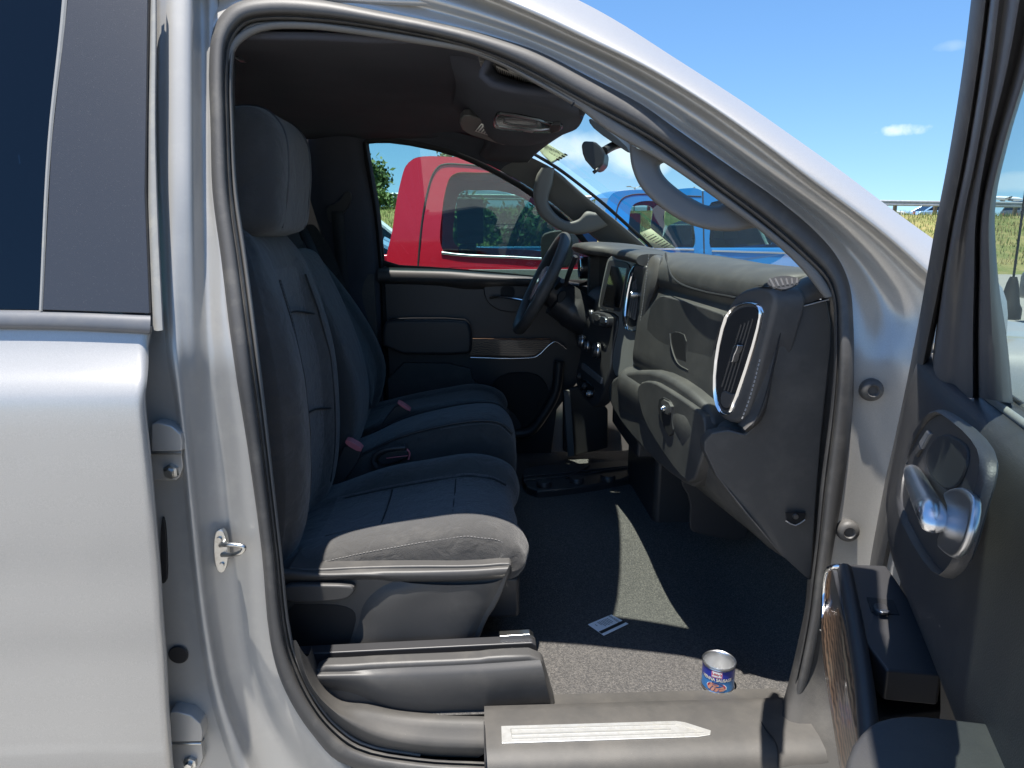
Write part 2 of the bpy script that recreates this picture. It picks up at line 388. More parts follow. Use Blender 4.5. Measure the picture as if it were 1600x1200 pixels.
# =================================================================== THE PLACE: ground, bank
GROUND = mat('asphalt', (0.21, 0.20, 0.18), 0.9, noise=(3, (0.27, 0.255, 0.23), 0.4, 0.75), bump=(120, 0.5, 0.004), speck=(60, (0.3, 0.29, 0.27), 0.12, 0.5))
def sheet(name, rows, m, kind='structure'):
    mb = MB(); grid(mb, rows, m); o = mb.build(name); o['kind'] = kind; return o
sheet('ground', [[(x, y, 0) for x in (-3000, -60, 60, 3000)] for y in (-3000, -40, 60, 3000)], GROUND)
WHITEP = mat('parking_line_paint', (0.62, 0.62, 0.6), 0.7, noise=(8, (0.3, 0.3, 0.29), 0.45, 0.8))
mb = MB()
for y in (0.55, 3.6, 6.6, -2.5):
    mb.add([(-3, y - .05, .004), (3.2, y - .05, .004), (3.2, y + .05, .004), (-3, y + .05, .004)], [(0, 1, 2, 3)], WHITEP)
o = mb.build('parking_line_markings'); o['kind'] = 'structure'

# =================================================================== SILVER PICKUP
truck = thing('silver_pickup_truck', 'silver pickup truck with its front passenger door open, showing the black cloth cabin', 'pickup truck', (0, 2.1, 0))
def ws(x, z): return 1.20 + max(0, z - 1.30) * 0.30
def wso(d): return lambda u, v: on(u, v, lambda x, z: ws(x, z) + d)
def interp(tab, x):
    xs = [t[0] for t in tab]; ys = [t[1] for t in tab]; return float(np.interp(x, xs, ys))
# ---- rear door: skin rows by height, front edge traced
prof = [(0.46, 1.15), (0.52, 1.115), (0.60, 1.098), (0.72, 1.092), (0.80, 1.090), (0.86, 1.086), (0.95, 1.083), (1.02, 1.079), (1.10, 1.077), (1.18, 1.077), (1.225, 1.079), (1.25, 1.083), (1.268, 1.092), (1.29, 1.108), (1.32, 1.126), (1.352, 1.140)]
def skin(x, z): return interp(prof, z)
edge_px = [(226, 522), (220, 545), (217, 600), (222, 700), (232, 800), (240, 900), (247, 1000), (253, 1100), (262, 1200), (272, 1300)]
E3 = [on(u, v, skin) for u, v in edge_px]
edge_tab = sorted([(p[2], p[0]) for p in E3])
rows = []
for z, y in [(p[0], p[1]) for p in prof] :
    xe = interp(edge_tab, z)
    r = [(x, y, z) for x in np.linspace(-1.75, xe - .012, 12)]
    r[-1] = (xe - .006, y, z)
    r += [(xe - .003, y + .0005, z), (xe + .001, y + .002, z), (xe + .004, y + .005, z), (xe + .0055, y + .009, z), (xe + .0062, y + .014, z), (xe + .004, y + .016, z), (xe - .05, y + .018, z)]
    rows.append(r)
rows = smooth_rows(rows, 4)
mb = MB(); grid(mb, rows, SILVER)
rdoor = mb.build('rear_door', truck, sharp=60)
# belt moulding, applique, glass of the rear door
def gl(x, z): return 1.138 + (z - 1.36) * 0.30
gls = lambda d: (lambda u, v: on(u, v, lambda x, z: gl(x, z) + d))
mold = loft('belt_moulding', [[gls(0.012)(-60, 483), gls(0.012)(100, 485), gls(0.012)(234, 491)], [gls(-0.004)(-60, 487), gls(-0.004)(100, 489), gls(-0.004)(235, 494)], [gls(-0.010)(-60, 498), gls(-0.010)(100, 500), gls(-0.010)(235, 504)], [gls(-0.007)(-60, 510), gls(-0.007)(100, 512.5), gls(-0.007)(234, 519)], [gls(0.02)(-60, 515), gls(0.02)(100, 517), gls(0.02)(233, 523)]], BELTM, rdoor, kr=3)
mb = MB(); e = [gls(d)(235, v) for d, v in ((0.012, 491), (-0.004, 494), (-0.010, 504), (-0.007, 519), (0.02, 523))]
mb.add(e, [(0, 1, 2, 3, 4)], BELTM); mb.build('moulding_end_cap', rdoor)
plate('pillar_applique', [(106, -40), (105, 0), (80, 225), (66, 484.5), (233.5, 490), (226, 300), (228.5, 150), (230.5, 0), (232, -40)], gls(-0.004), (0, 0.012, 0), APPL, rdoor, bevel=0.0015, sm=0)
plate('rear_door_glass', [(-160, -60), (106, -60), (104, 0), (79, 225), (65, 484), (-160, 480)], gls(0.006), (0, 0.004, 0), DARKG, rdoor, bevel=0, sm=0)
loft('glass_edge_trim', [[gls(-0.003)(99, -40), gls(-0.003)(97, 0), gls(-0.003)(74, 225), gls(-0.003)(61, 485)], [gls(-0.005)(103, -40), gls(-0.005)(101, 0), gls(-0.005)(77, 225), gls(-0.005)(64, 485)], [gls(-0.003)(107, -40), gls(-0.003)(105, 0), gls(-0.003)(80.5, 225), gls(-0.003)(66.5, 485)], [gls(0.008)(107, -40), gls(0.008)(105, 0), gls(0.008)(80.5, 225), gls(0.008)(66.5, 485)]], GREYLINE, rdoor)
# black gap and grey rubber seal on the rear door's front edge
loft('door_edge_seal', [[gls(0.006)(230, -40), gls(0.006)(229, 60), gls(0.006)(226, 200), gls(0.006)(226, 350), gls(0.006)(235, 494)], [gls(0.004)(236, -40), gls(0.004)(234, 60), gls(0.004)(231, 200), gls(0.004)(231, 350), gls(0.004)(238, 494)]], BLACK, rdoor, solid=0.01)
loft('door_edge_rubber', [[gls(0.006)(235, -40), gls(0.006)(233.5, 60), gls(0.006)(231, 200), gls(0.006)(232, 350), gls(0.006)(238, 515)], [gls(0.0)(239, -40), gls(0.0)(238, 60), gls(0.0)(236, 200), gls(0.0)(239, 350), gls(0.0)(246, 517)], [gls(0.001)(243, -40), gls(0.001)(243, 60), gls(0.001)(242, 200), gls(0.001)(246, 350), gls(0.001)(254, 516)], [gls(0.012)(245, -40), gls(0.012)(245, 60), gls(0.012)(244, 200), gls(0.012)(248, 350), gls(0.012)(256, 515)]], GREYLINE, rdoor, kr=3)
# rear door inner panel (dark, closes the cabin)
box('rear_door_inner_panel', (-1.20, 1.215, 0.98), (1.1, 0.05, 0.80), SMOOTHPL, rdoor)
# ---- B pillar jamb: traced ridges at their own depths
VV = [-40, 90, 200, 300, 400, 500, 560, 620, 700, 780, 862, 940, 1000, 1056, 1105, 1150, 1200, 1250]
def col(us, d, vs=VV): return [wso(d(v) if callable(d) else d)(u, v) for u, v in zip(us, vs)]
o_u = [326, 327, 329, 332, 345, 352, 365, 373, 387, 397, 409, 415, 422, 436, 459, 490, 535, 580]
c0 = [215, 214, 214, 216, 220, 226, 215, 212, 216, 224, 232, 236, 240, 245, 248, 252, 258, 262]
c1 = [249, 248, 248, 250, 255, 259, 264, 274, 284, 291, 299, 307, 315, 324, 335, 349, 366, 386]
c2a = [262, 261, 261, 262, 267, 272, 277, 284, 293, 301, 309, 318, 327, 337, 350, 366, 387, 410]
c2 = [300, 298, 298, 298, 300, 302, 304, 306, 310, 318, 326, 334, 342, 353, 369, 389, 414, 440]
c3 = [314, 314, 315, 317, 321, 325, 329, 334, 342, 351, 360, 368, 375, 388, 406, 430, 462, 500]
c4 = [321, 322, 324, 326, 337, 343, 353, 360, 372, 380, 390, 396, 403, 416, 437, 466, 506, 548]
def dd(hi, lo): return lambda v: float(np.interp(v, [300, 600], [hi, lo]))
rows = [col(c0, dd(0.004, -.022)), col([u - 4 for u in c1], dd(-0.026, -.024)), col(c1, dd(-0.034, -.030)), col([(a + b) / 2 for a, b in zip(c1, c2a)], dd(-0.040, -0.038)), col(c2a, dd(-0.044, -0.036)), col([(a + b) / 2 for a, b in zip(c2a, c2)], dd(-0.044, -0.020)), col(c2, dd(-0.036, -0.008)), col([(a + b) / 2 for a, b in zip(c2, c3)], dd(-0.012, 0.006)),
        col(c3, dd(0.006, 0.014)), col(c4, dd(0.008, 0.004)), col([u + 1 for u in o_u], 0.004), col([u + 14 for u in o_u], 0.012)]
rows = smooth_rows([crs(r, 4) for r in rows], 3)
mb = MB(); grid(mb, rows, SILVER_IN); jamb = mb.build('door_pillar', truck, sharp=70)
bpl = MB()
sec_ = [(1.215, .5), (1.215, 1.3), (1.375, 1.84), (1.44, 1.84), (1.31, 1.3), (1.31, .5)]
prism_mb(bpl, [(-.455, y, z) for y, z in sec_], (-.16, 0, 0), SMOOTHPL); bpl.build('pillar_inner_trim', jamb)
mb = MB(); prism_mb(mb, [(-.47, 1.41, 1.90), (-.47, 1.345, 1.925), (-.47, 1.36, 1.95), (-.47, 1.45, 1.95), (-.47, 1.45, 1.90)], (-1.6, 0, 0), SILVER); mb.build('rear_roof_rail', truck, bevel=.004)
# hinges, bolts, plug, striker
def jw(d): return wso(d)
for (u0, v0, s) in ((246, 664, 1.0), (275, 1116, 1.05)):
    def q(a, b): return (u0 + a * s, v0 + b * s)
    h = plate('door_hinge', [q(-10, -2), q(0, -4), q(22, 2), q(36, 14), q(39, 26), q(38, 41), q(-10, 42)], jw(-0.048), (0, 0.03, 0), SILVER_IN, jamb, bevel=0.0025, sm=0)
    plate('hinge_leaf', [q(-10, 44), q(38, 44), q(40, 66), q(34, 82), q(28, 87), q(-10, 87)], jw(-0.034), (0, 0.02, 0), SILVER_IN, jamb, bevel=0.002, sm=0)
    lathe('hinge_bolt', [(0.0, -.012), (0.0075, -.012), (0.0078, -.004), (0.0125, -.003), (0.0135, 0.002), (0.0135, 0.01)], STEEL, jw(-.038)(*q(21, 73)), (0, 1, 0), jamb, n=6)
    tube('hinge_pin', [jw(-.045)(*q(-10, 43)), jw(-.045)(*q(38, 43))], 0.0035, STEEL, jamb)
lathe('body_plug', [(0.0, 0), (0.016, 0), (0.018, 0.002)], BLACK, jw(-.026)(278, 1024), (0, 1, 0), jamb)
plate('wire_grommet', [(251, 806), (258, 812), (262, 900), (258, 912), (250, 912)], jw(-.026), (0, 0.02, 0), BLACK, jamb, bevel=0.002)
st = plate('door_striker', [(334, 832), (344, 826), (352, 834), (357, 862), (354, 888), (346, 897), (338, 892), (333, 868)], jw(-0.012), (0, 0.012, 0), STEEL, jamb, bevel=0.002)
tube('striker_loop', [jw(-0.012)(345, 852), jw(-0.03)(352, 851), jw(-0.035)(372, 852), jw(-0.035)(381, 855), jw(-0.035)(379, 861), jw(-0.03)(368, 866), jw(-0.012)(347, 867)], 0.0042, STEEL, st)
for (u, v) in ((343, 842), (347, 882)): lathe('striker_screw', [(0, -.004), (.004, -.004), (.0048, 0), (.0048, .004)], STEEL, jw(-0.012)(u, v), (0, 1, 0), st, n=12)
# ---- weatherstrip of the front door opening
O = [(760, 1222), (640, 1214), (529, 1190), (490, 1150), (459, 1105), (436, 1056), (422, 1000), (409, 862), (387, 700), (365, 560), (345, 400), (332, 300), (329, 200), (327, 90), (331, 55), (342, 28), (362, 8), (395, -3), (480, -3), (587, 16), (717, 43), (780, 60), (840, 80), (920, 120), (1000, 162), (1060, 204), (1140, 260), (1220, 316), (1280, 368), (1312, 408), (1328, 448), (1333, 500), (1334, 560), (1332, 640), (1318, 760), (1303, 850), (1294, 905), (1284, 960), (1270, 1030), (1252, 1120), (1236, 1220)]
I = [(760, 1190), (655, 1184), (562, 1165), (519, 1134), (490, 1097), (465, 1047), (450, 1000), (434, 862), (415, 700), (397, 555), (377, 400), (363, 300), (358, 200), (357, 95), (361, 70), (372, 50), (388, 37), (412, 32), (490, 33), (590, 45), (715, 70), (778, 92), (832, 118), (912, 162), (990, 203), (1030, 226), (1116, 290), (1196, 350), (1262, 408), (1292, 440), (1302, 470), (1304, 510), (1304, 560), (1298, 640), (1283, 760), (1275, 850), (1268, 905), (1262, 960), (1247, 1040), (1228, 1120), (1208, 1220)]
def lp(t): return [((1 - t) * a[0] + t * b[0], (1 - t) * a[1] + t * b[1]) for a, b in zip(O, I)]
def wr(t, d): return [wso(d)(u, v) for u, v in lp(t)]
rows = [wr(-0.03, 0.03), wr(0, 0.002), wr(0.08, -0.009), wr(0.22, -0.0145), wr(0.42, -0.0150), wr(0.62, -0.012), wr(0.74, -0.005), wr(0.79, 0.004), wr(0.83, 0.004), wr(0.88, -0.001), wr(0.97, 0.004), wr(1.02, 0.02), wr(1.03, 0.04)]
rows = smooth_rows([crs(r, 4) for r in rows], 2)
mb = MB(); grid(mb, rows, RUBBER); wstrip = mb.build('door_opening_weatherstrip', truck, sharp=80)
# thin trim lip just inside the rubber
lip = [(1.03, 0.016), (1.10, 0.010), (1.20, 0.014), (1.25, 0.04)]
rows = [[p for p in wr(t, d)][1:24] for t, d in lip]
mb = MB(); grid(mb, smooth_rows([crs(r, 4) for r in rows], 2), TRIM); mb.build('opening_trim_lip', truck, sharp=80)
# ---- roof rail and A pillar, outer silver bands
SIL = [(235, -170), (395, -150), (600, -105), (760, -50), (880, -2), (950, 34), (1050, 95), (1152, 160), (1228, 213), (1300, 265), (1400, 340), (1475, 396), (1560, 458)]
GUT = [(268, -70), (390, -85), (590, -62), (710, -28), (830, 20), (915, 60), (1010, 106), (1100, 160), (1180, 216), (1270, 285), (1380, 368), (1456, 436), (1530, 500)]
WSO = [(333, 42), (395, -8), (500, -4), (600, 17), (722, 43), (800, 66), (890, 105), (985, 155), (1060, 203), (1150, 266), (1262, 352), (1318, 418), (1336, 490)]
def ml(a, b, t): return [((1 - t) * p[0] + t * q[0], (1 - t) * p[1] + t * q[1]) for p, q in zip(a, b)]
def seq(px, d): return [wso(d)(u, v) for u, v in px]
def rail(z0): return None
def seqr(px, d, k): return [wso(d - k * float(np.interp(i, [3, 5.5, 7, 9, 12], [0, .25, .8, 1.7, 2.1])))(u, v) for i, (u, v) in enumerate(px)]
rows = [seqr(ml(SIL, GUT, -0.2), 0.055, .045), seqr(SIL, 0.03, .045), seqr(ml(SIL, GUT, .15), 0.012, .045), seqr(ml(SIL, GUT, .45), -0.018, .042), seqr(ml(SIL, GUT, .85), -0.034, .04), seqr(GUT, -0.032, .038), seqr(ml(GUT, WSO, .03), -0.018, .034), seqr(ml(GUT, WSO, .06), 0.006, .03), seqr(ml(GUT, WSO, .16), 0.012, .026), seqr(ml(GUT, WSO, .28), 0.004, .02), seqr(ml(GUT, WSO, .42), -0.004, .012), seqr(ml(GUT, WSO, .55), 0.0, .008), seqr(ml(GUT, WSO, .66), 0.012, .004), seq(ml(GUT, WSO, .76), 0.016), seq(ml(GUT, WSO, .9), 0.008), seq(WSO, 0.006), seq(ml(GUT, WSO, 1.15), 0.012)]
TAIL = [(1333, 570), (1331, 640), (1317, 760), (1302, 850), (1293, 905), (1268, 1040), (1240, 1210)]
SFAC = [1.35, 1.2, 1.1, 1.0, .92, .86, .84, .82, .76, .66, .52, .40, .30, .22, .10, 0, -.06]
for r, s_ in zip(rows, SFAC):
    d_ = float(np.interp(s_, [-.06, 0, .2, .35, .5, .7, 1.35], [.012, .006, .002, -.004, -.018, -.036, -.06]))
    r += seq([(u + s_ * 175, v) for u, v in TAIL], d_)
rows = smooth_rows([crs(r, 5) for r in rows], 2)
mb = MB(); grid(mb, rows, SILVER); truck_rail = mb.build('roof_rail', truck, sharp=80)
hp = truck_rail
def sh(px, dx): return [(u + dx, v) for u, v in px]
for (u, v) in ((1363, 610), (1326, 831)):
    c = wso(-0.008)(u, v)
    lathe('door_bump_stop', [(0.0, -.003), (0.008, -.003), (0.0105, -.0065), (0.014, -.006), (0.019, -.002), (0.0205, 0.003), (0.0205, .012)], RUBBER, c, (0.15, 1, 0), hp, n=28)
# ---- sill and its plate
rows = []
for (y, z) in ((1.30, .552), (1.262, .556), (1.245, .566), (1.232, .580), (1.205, .588), (1.16, .588), (1.11, .587), (1.085, .580), (1.070, .565), (1.064, .54), (1.064, .48), (1.09, .42), (1.3, .40)):
    rows.append([(x, y, z) for x in np.linspace(float(at_z(757, 1150, .588)[0]), float(at_z(1290, 1165, .587)[0]), 12)])
mb = MB(); grid(mb, rows, DUSTPL); sill = mb.build('door_sill_trim', truck, sharp=60)
zs = lambda z: (lambda u, v: at_z(u, v, z))
plate('scuff_plate', [(783, 1134), (1056, 1126), (1070, 1128), (1111, 1141), (1110, 1148), (1090, 1151), (784, 1161)], zs(.5895), (0, 0, -.006), ALU, sill, bevel=0.001, sm=0)
mb = MB()
tube_mb(mb, [at_z(u, v, .5897) for u, v in ((798, 1139), (1055, 1131.5), (1100, 1144), (800, 1154), (798, 1139))], 0.0013, GREYLINE, 6)
tube_mb(mb, [at_z(u, v, .5897) for u, v in ((800, 1147), (1048, 1139))], 0.0022, GREYLINE, 6)
mb.build('scuff_plate_lines', sill)
tube('sill_joint', [at_z(757, 1128, .586), at_z(757.5, 1150, .588), at_y(758, 1186, 1.072), at_y(759, 1215, 1.065)], 0.0016, BLACK, sill)
tube('sill_joint', [at_z(1178, 1112, .583), at_z(1197, 1140, .588), at_z(1214, 1166, .587), at_y(1216, 1200, 1.066)], 0.0016, BLACK, sill)
# raised rear end of the sill trim that follows the weatherstrip curve
L1 = [(462, 1000), (470, 1040), (486, 1075), (512, 1106), (545, 1135), (590, 1158), (660, 1172), (757, 1176)]
L2 = [(480, 1030), (492, 1066), (508, 1090), (530, 1106), (570, 1112), (620, 1122), (690, 1128), (757, 1130)]
rows = [seq([(u - 10, v + 8) for u, v in L1], 0.02), seq(L1, 0.006), seq(ml(L1, L2, .2), 0.002), seq(ml(L1, L2, .6), 0.016), seq([(u, v - 4) for u, v in L2], 0.035), seq([(u + 6, v - 16) for u, v in L2], 0.075), seq([(u + 6, v - 22) for u, v in L2], 0.12)]
mb = MB(); grid(mb, smooth_rows([crs(r, 4) for r in rows], 3), DUSTPL); mb.build('sill_end_trim', truck, sharp=80)
# kick panel trim at the front of the opening
K1 = [(1300, 890), (1300, 930), (1302, 985), (1304, 1040), (1312, 1110), (1326, 1210)]
K2 = [(1266, 905), (1262, 950), (1252, 1000), (1238, 1060), (1224, 1112), (1200, 1210)]
def seqk(px, d): return [wso(d + float(np.interp(v, [900, 1090, 1165, 1185, 1210], [0, -.006, -.125, -.148, -.15])))(u, v) for u, v in px]
rows = [seqk(sh(K1, 10), 0.0), seqk(K1, -0.004), seqk(ml(K1, K2, .35), 0.002), seqk(ml(K1, K2, .7), 0.004), seqk(K2, 0.015), seqk(sh(K2, -4), 0.06), seqk(sh(K2, -4), 0.15)]
mb = MB(); grid(mb, smooth_rows([crs(r, 4) for r in rows], 2), KICKPL); mb.build('kick_panel', truck, sharp=60)
# ---- roof skin, headliner, back wall, floor pan, driver side shell
top = [on(u, v, lambda x, z: ws(x, z) + 0.045) for u, v in SIL[1:5]]
def roofrow(x, zc, yw, zw): return [(x, 2.1 + s * yw, zw + (zc - zw) * (1 - abs(s) ** 2.6)) for s in np.linspace(-1, 1, 15)]
rows = [roofrow(-2.0, 1.90, .70, 1.86), roofrow(-1.6, 1.935, .71, 1.90), roofrow(-.8, 1.95, .715, 1.915), roofrow(-.2, 1.945, .715, 1.905), roofrow(.05, 1.925, .705, 1.875), roofrow(.18, 1.905, .69, 1.83), roofrow(.33, 1.875, .66, 1.76)]
rows = [[(x - (.035 + .11 * ((y - 2.1) / .66) ** 2 if x > .1 else 0), y, z) for x, y, z in r] for r in rows]
mb = MB(); grid(mb, smooth_rows(rows, 3), SILVER); mb.build('roof', truck, solid=0.012, off=0)
def headrow(x, zc, yw, zw): return [(x, 2.1 + s * yw, zw + (zc - zw) * (1 - abs(s) ** 4)) for s in np.linspace(-1, 1, 19)]
rows = [headrow(-1.75, 1.82, .70, 1.78), headrow(-1.2, 1.875, .70, 1.83), headrow(-.6, 1.885, .70, 1.845), headrow(-.2, 1.885, .70, 1.845), headrow(.02, 1.868, .70, 1.82), headrow(.14, 1.835, .69, 1.785), headrow(.25, 1.812, .66, 1.76), headrow(.30, 1.812, .65, 1.76)]
rows = [[(x - (.015 + .11 * ((y - 2.1) / .66) ** 2 if x > .1 else 0), y, z) for x, y, z in r] for r in rows]
mb = MB(); grid(mb, smooth_rows(rows, 4), HEAD); headl = mb.build('headliner', truck, solid=0.012)
# cross-car crease of the headliner recess (real roll in the cloth)
mb = MB()
for z0, z1, y0, y1 in ((0.45, 1.38, 1.22, 2.98), (1.75, 1.88, 1.36, 2.84)): box_mb(mb, (-1.76, (y0 + y1) / 2, (z0 + z1) / 2), (0.06, y1 - y0, z1 - z0), SMOOTHPL)
for y in (1.36, 2.84): box_mb(mb, (-1.76, y, 1.56), (0.06, 0.16, 0.38), SMOOTHPL)
mb.build('cab_back_wall', truck)
plate('rear_window', [(0, 0), (1, 0), (1, 1), (0, 1)], lambda u, v: np.array([-1.76, 1.44 + 1.32 * u, 1.38 + .37 * v]), (0.005, 0, 0), TINTG, truck, bevel=0, sm=0)
# rear bench
rows = [[(-1.02, y, .60), (-1.05, y, .86), (-1.3, y, .86), (-1.50, y, .86), (-1.56, y, 1.1), (-1.62, y, 1.38), (-1.68, y, 1.42), (-1.72, y, 1.3)] for y in (1.26, 1.5, 2.1, 2.7, 2.94)]
mb = MB(); grid(mb, smooth_rows([crs(r, 3) for r in rows], 2), VINYL); mb.build('rear_bench', truck)
def sst(a, b, x): t = min(1, max(0, (x - a) / (b - a))); return t * t * (3 - 2 * t)
def floorz(x, y):
    h = 0.548 + 0.10 * sst(1.62, 2.0, y) * (1 - sst(2.25, 2.6, y)) + 0.34 * sst(0.62, 1.02, x)
    return h
rows = [[(x, y, floorz(x, y)) for x in np.linspace(-1.75, 1.1, 70)] for y in np.concatenate([np.linspace(1.25, 1.30, 4), np.linspace(1.33, 2.97, 40)])]
mb = MB(); grid(mb, rows, CARPET); fl = mb.build('cab_carpet', truck, sharp=80)
# firewall and cowl
box('footwell_shade_panel', (.86, 2.1, .80), (.10, 1.72, .56), BLACK, truck, bevel=.01)  # black panel added over the carpet slope; its colour stands for footwell shade
box('firewall', (1.10, 2.1, .88), (0.04, 1.78, 0.80), SMOOTHPL, truck)
# front wings, bonnet, cowl and antenna of this truck (seen through the open door's glass)
rows = []
for x, zc, ze, yy in ((.86, 1.18, 1.30, 1.16), (1.0, 1.18, 1.295, 1.12), (1.3, 1.18, 1.28, 1.09), (1.8, 1.19, 1.27, 1.09), (2.2, 1.18, 1.22, 1.11), (2.45, 1.15, 1.17, 1.16), (2.52, 1.10, 1.05, 1.22)):
    r = [(x, yy + .0, .70), (x, yy, ze - .14), (x, yy + .004, ze - .05), (x, yy + .02, ze - .012), (x, yy + .05, ze), (x, yy + .16, ze + .012), (x, yy + .40, zc), (x, 2.1, zc + .01)]
    r2 = [(a, 4.2 - b, c - (.10 if c > .8 else 0)) for a, b, c in r[:-1]][::-1]; rows.append(r + r2)
mb = MB(); grid(mb, smooth_rows([crs(r, 2) for r in rows], 3), SILVER); wing = mb.build('front_wing', truck, sharp=60)
c = np.array([1.04, 1.345, 1.352])
mb = MB(); lathe_mb(mb, [(0.0, .062), (0.006, .062), (0.010, .05), (0.017, .01), (0.022, 0), (0.022, -.02)], BLACK, c, (0, 0, 1), 16)
tube_mb(mb, [c + np.array([0, 0, .06]), c + np.array([-.01, 0, .9])], 0.0022, BLACK, 6); mb.build('antenna', truck)
rows = [[(.80, y, 1.33), (.92, y, 1.25), (1.0, y, 1.20)] for y in (1.30, 1.6, 2.1, 2.6, 2.9)]
mb = MB(); grid(mb, rows, SMOOTHPL); mb.build('cowl_panel', truck)
# outer shell: lower side behind the sill, far side skin, bed
mb = MB()
box_mb(mb, (0.0, 3.08, .92), (3.5, .04, .84), SILVER); box_mb(mb, (0, 2.1, .40), (3.4, 1.7, .05), BLACK)
mb.build('body_shell', truck)
mb = MB(); box_mb(mb, (-2.75, 1.12, .98), (1.9, .05, .66), SILVER); box_mb(mb, (-2.75, 3.08, .98), (1.9, .05, .66), SILVER); box_mb(mb, (-3.7, 2.1, .98), (.05, 1.9, .66), SILVER); box_mb(mb, (-2.75, 2.1, .78), (1.9, 1.9, .04), BLACK); box_mb(mb, (-1.83, 2.1, .98), (.04, 1.9, .66), SILVER)
mb.build('cargo_bed', truck, bevel=.01)
TYRE = mat('tyre_rubber', (0.02, 0.02, 0.02), 0.8)
def wheel(parent, c, r=.40, wd=.26):
    mb = MB(); lathe_mb(mb, [(r * .62, -wd / 2), (r * .93, -wd / 2), (r, -wd * .36), (r, wd * .36), (r * .93, wd / 2), (r * .62, wd / 2)], TYRE, c, (0, 1, 0), 28); t = mb.build('wheel', parent)
    lathe('rim', [(0, -wd * .30), (r * .2, -wd * .3), (r * .25, -wd * .22), (r * .55, -wd * .3), (r * .63, -wd * .48), (r * .63, wd * .48), (r * .5, wd * .3), (0, wd * .3)], SATIN, c, (0, 1, 0), t, n=20)
for x in (1.75, -2.45):
    for y in (1.28, 2.92): wheel(truck, (x, y, .40))
# =================================================================== SEATS
def gy(y): return lambda u, v: at_y(u, v, y)
def lerp(a, b, t): return a + (b - a) * t
CUSH = [(-.52, .775), (-.43, .808), (-.36, .825), (-.26, .847), (-.14, .868), (-.04, .882), (.03, .872), (.072, .848), (.092, .815), (.094, .792), (.080, .772)]
BACK = [(-.44, .775), (-.405, .86), (-.388, .96), (-.383, 1.08), (-.388, 1.20), (-.410, 1.32), (-.437, 1.42), (-.462, 1.475), (-.50, 1.515), (-.55, 1.52), (-.60, 1.48), (-.625, 1.36), (-.62, 1.10), (-.60, .85), (-.58, .76)]
def seat(label_part, y0, y1, near_low=True, dz=0.0, lean_=0.0):
    """y0 outer side, y1 inner side; works mirrored"""
    s = 1 if y1 > y0 else -1; W = abs(y1 - y0)
    root = None
    st = [(0.0, -.085, -.02), (0.004, -.05, -.008), (0.012, -.018, -.002), (0.035, -.002, 0), (0.07, .006, .003), (0.105, .003, .0), (0.122, -.006, -.003), (0.14, -.010, -.006), (0.24, -.014, -.004), (0.34, -.010, -.006), (0.362, .0, -.003), (0.38, .016, .0), (0.415, .030, .002), (0.455, .024, 0), (0.474, .0, -.006), (0.480, -.04, -.02), (0.48, -.09, -.03)]
    rows = []
    for d, h, fx in st:
        y = y0 + s * d * W / .48
        r = []
        for i, (x, z) in enumerate(CUSH):
            k = max(0, min(1, (i - 1) / 2)) * (1 - max(0, min(1, (i - 7.0) / 3)) * .6)
            # side skirt only lowers, never lifts the nose
            r.append((x + fx * (1 + (i >= 7) * 1.5), y, z + dz + h * (k if h > 0 else 1 if i < 7 else .45 if i < 9 else .12)))
        rows.append(crs(r, 4))
    rows = smooth_rows(rows, 2)
    mb = MB(); n = len(rows)
    grid(mb, rows, VINYL, mfn=lambda i, j: FABRIC if 12 <= i < 20 and j > 6 else VINYL)
    seatm = mb.build('front_seat', None, sharp=80)
    # back
    sb = [(0.015, -.03), (0.02, -.012), (0.04, .002), (0.075, .010), (0.105, .006), (0.125, -.008), (0.15, -.022), (0.24, -.03), (0.33, -.022), (0.355, -.008), (0.375, .006), (0.405, .010), (0.44, .002), (0.46, -.012), (0.465, -.03)]
    rows = []
    for d, h in sb:
        r = []
        for i, (x, z) in enumerate(BACK):
            nar = float(np.interp(z, [1.25, 1.42, 1.53], [1.0, .90, .62]))
            dd_ = .24 + (d - .24) * nar
            k = 1 if i < 6 else .3 if i == 6 else 0
            edge = abs(d - .24) > .2
            xx = x + h * k
            if edge: xx = x + (-.49 - x) * (abs(d - .24) - .2) / .027 * .28
            xx -= lean_ * max(0, z - 1.0)
            r.append((xx, y0 + s * dd_ * W / .48, z + dz - (0.012 if edge and i in (7, 8, 9) else 0)))
        rows.append(crs(r, 3))
    for e in (0, -1):
        base = rows[e]; cx = np.mean([p[0] for p in base]); 
        cap = [np.array([lerp(p[0], -.505, .55), p[1], p[2]]) for p in base]
        if e == 0: rows.insert(0, cap)
        else: rows.append(cap)
    rows = smooth_rows(rows, 2)
    mb = MB(); nr = len(rows)
    grid(mb, rows, VINYL, mfn=lambda i, j: FABRIC if 13 <= i < nr - 14 and j < 18 else VINYL)
    bk = mb.build('seat_back', None, sharp=80)
    return seatm, bk
def join_parts(root_name, label, parts, cat=None): pass
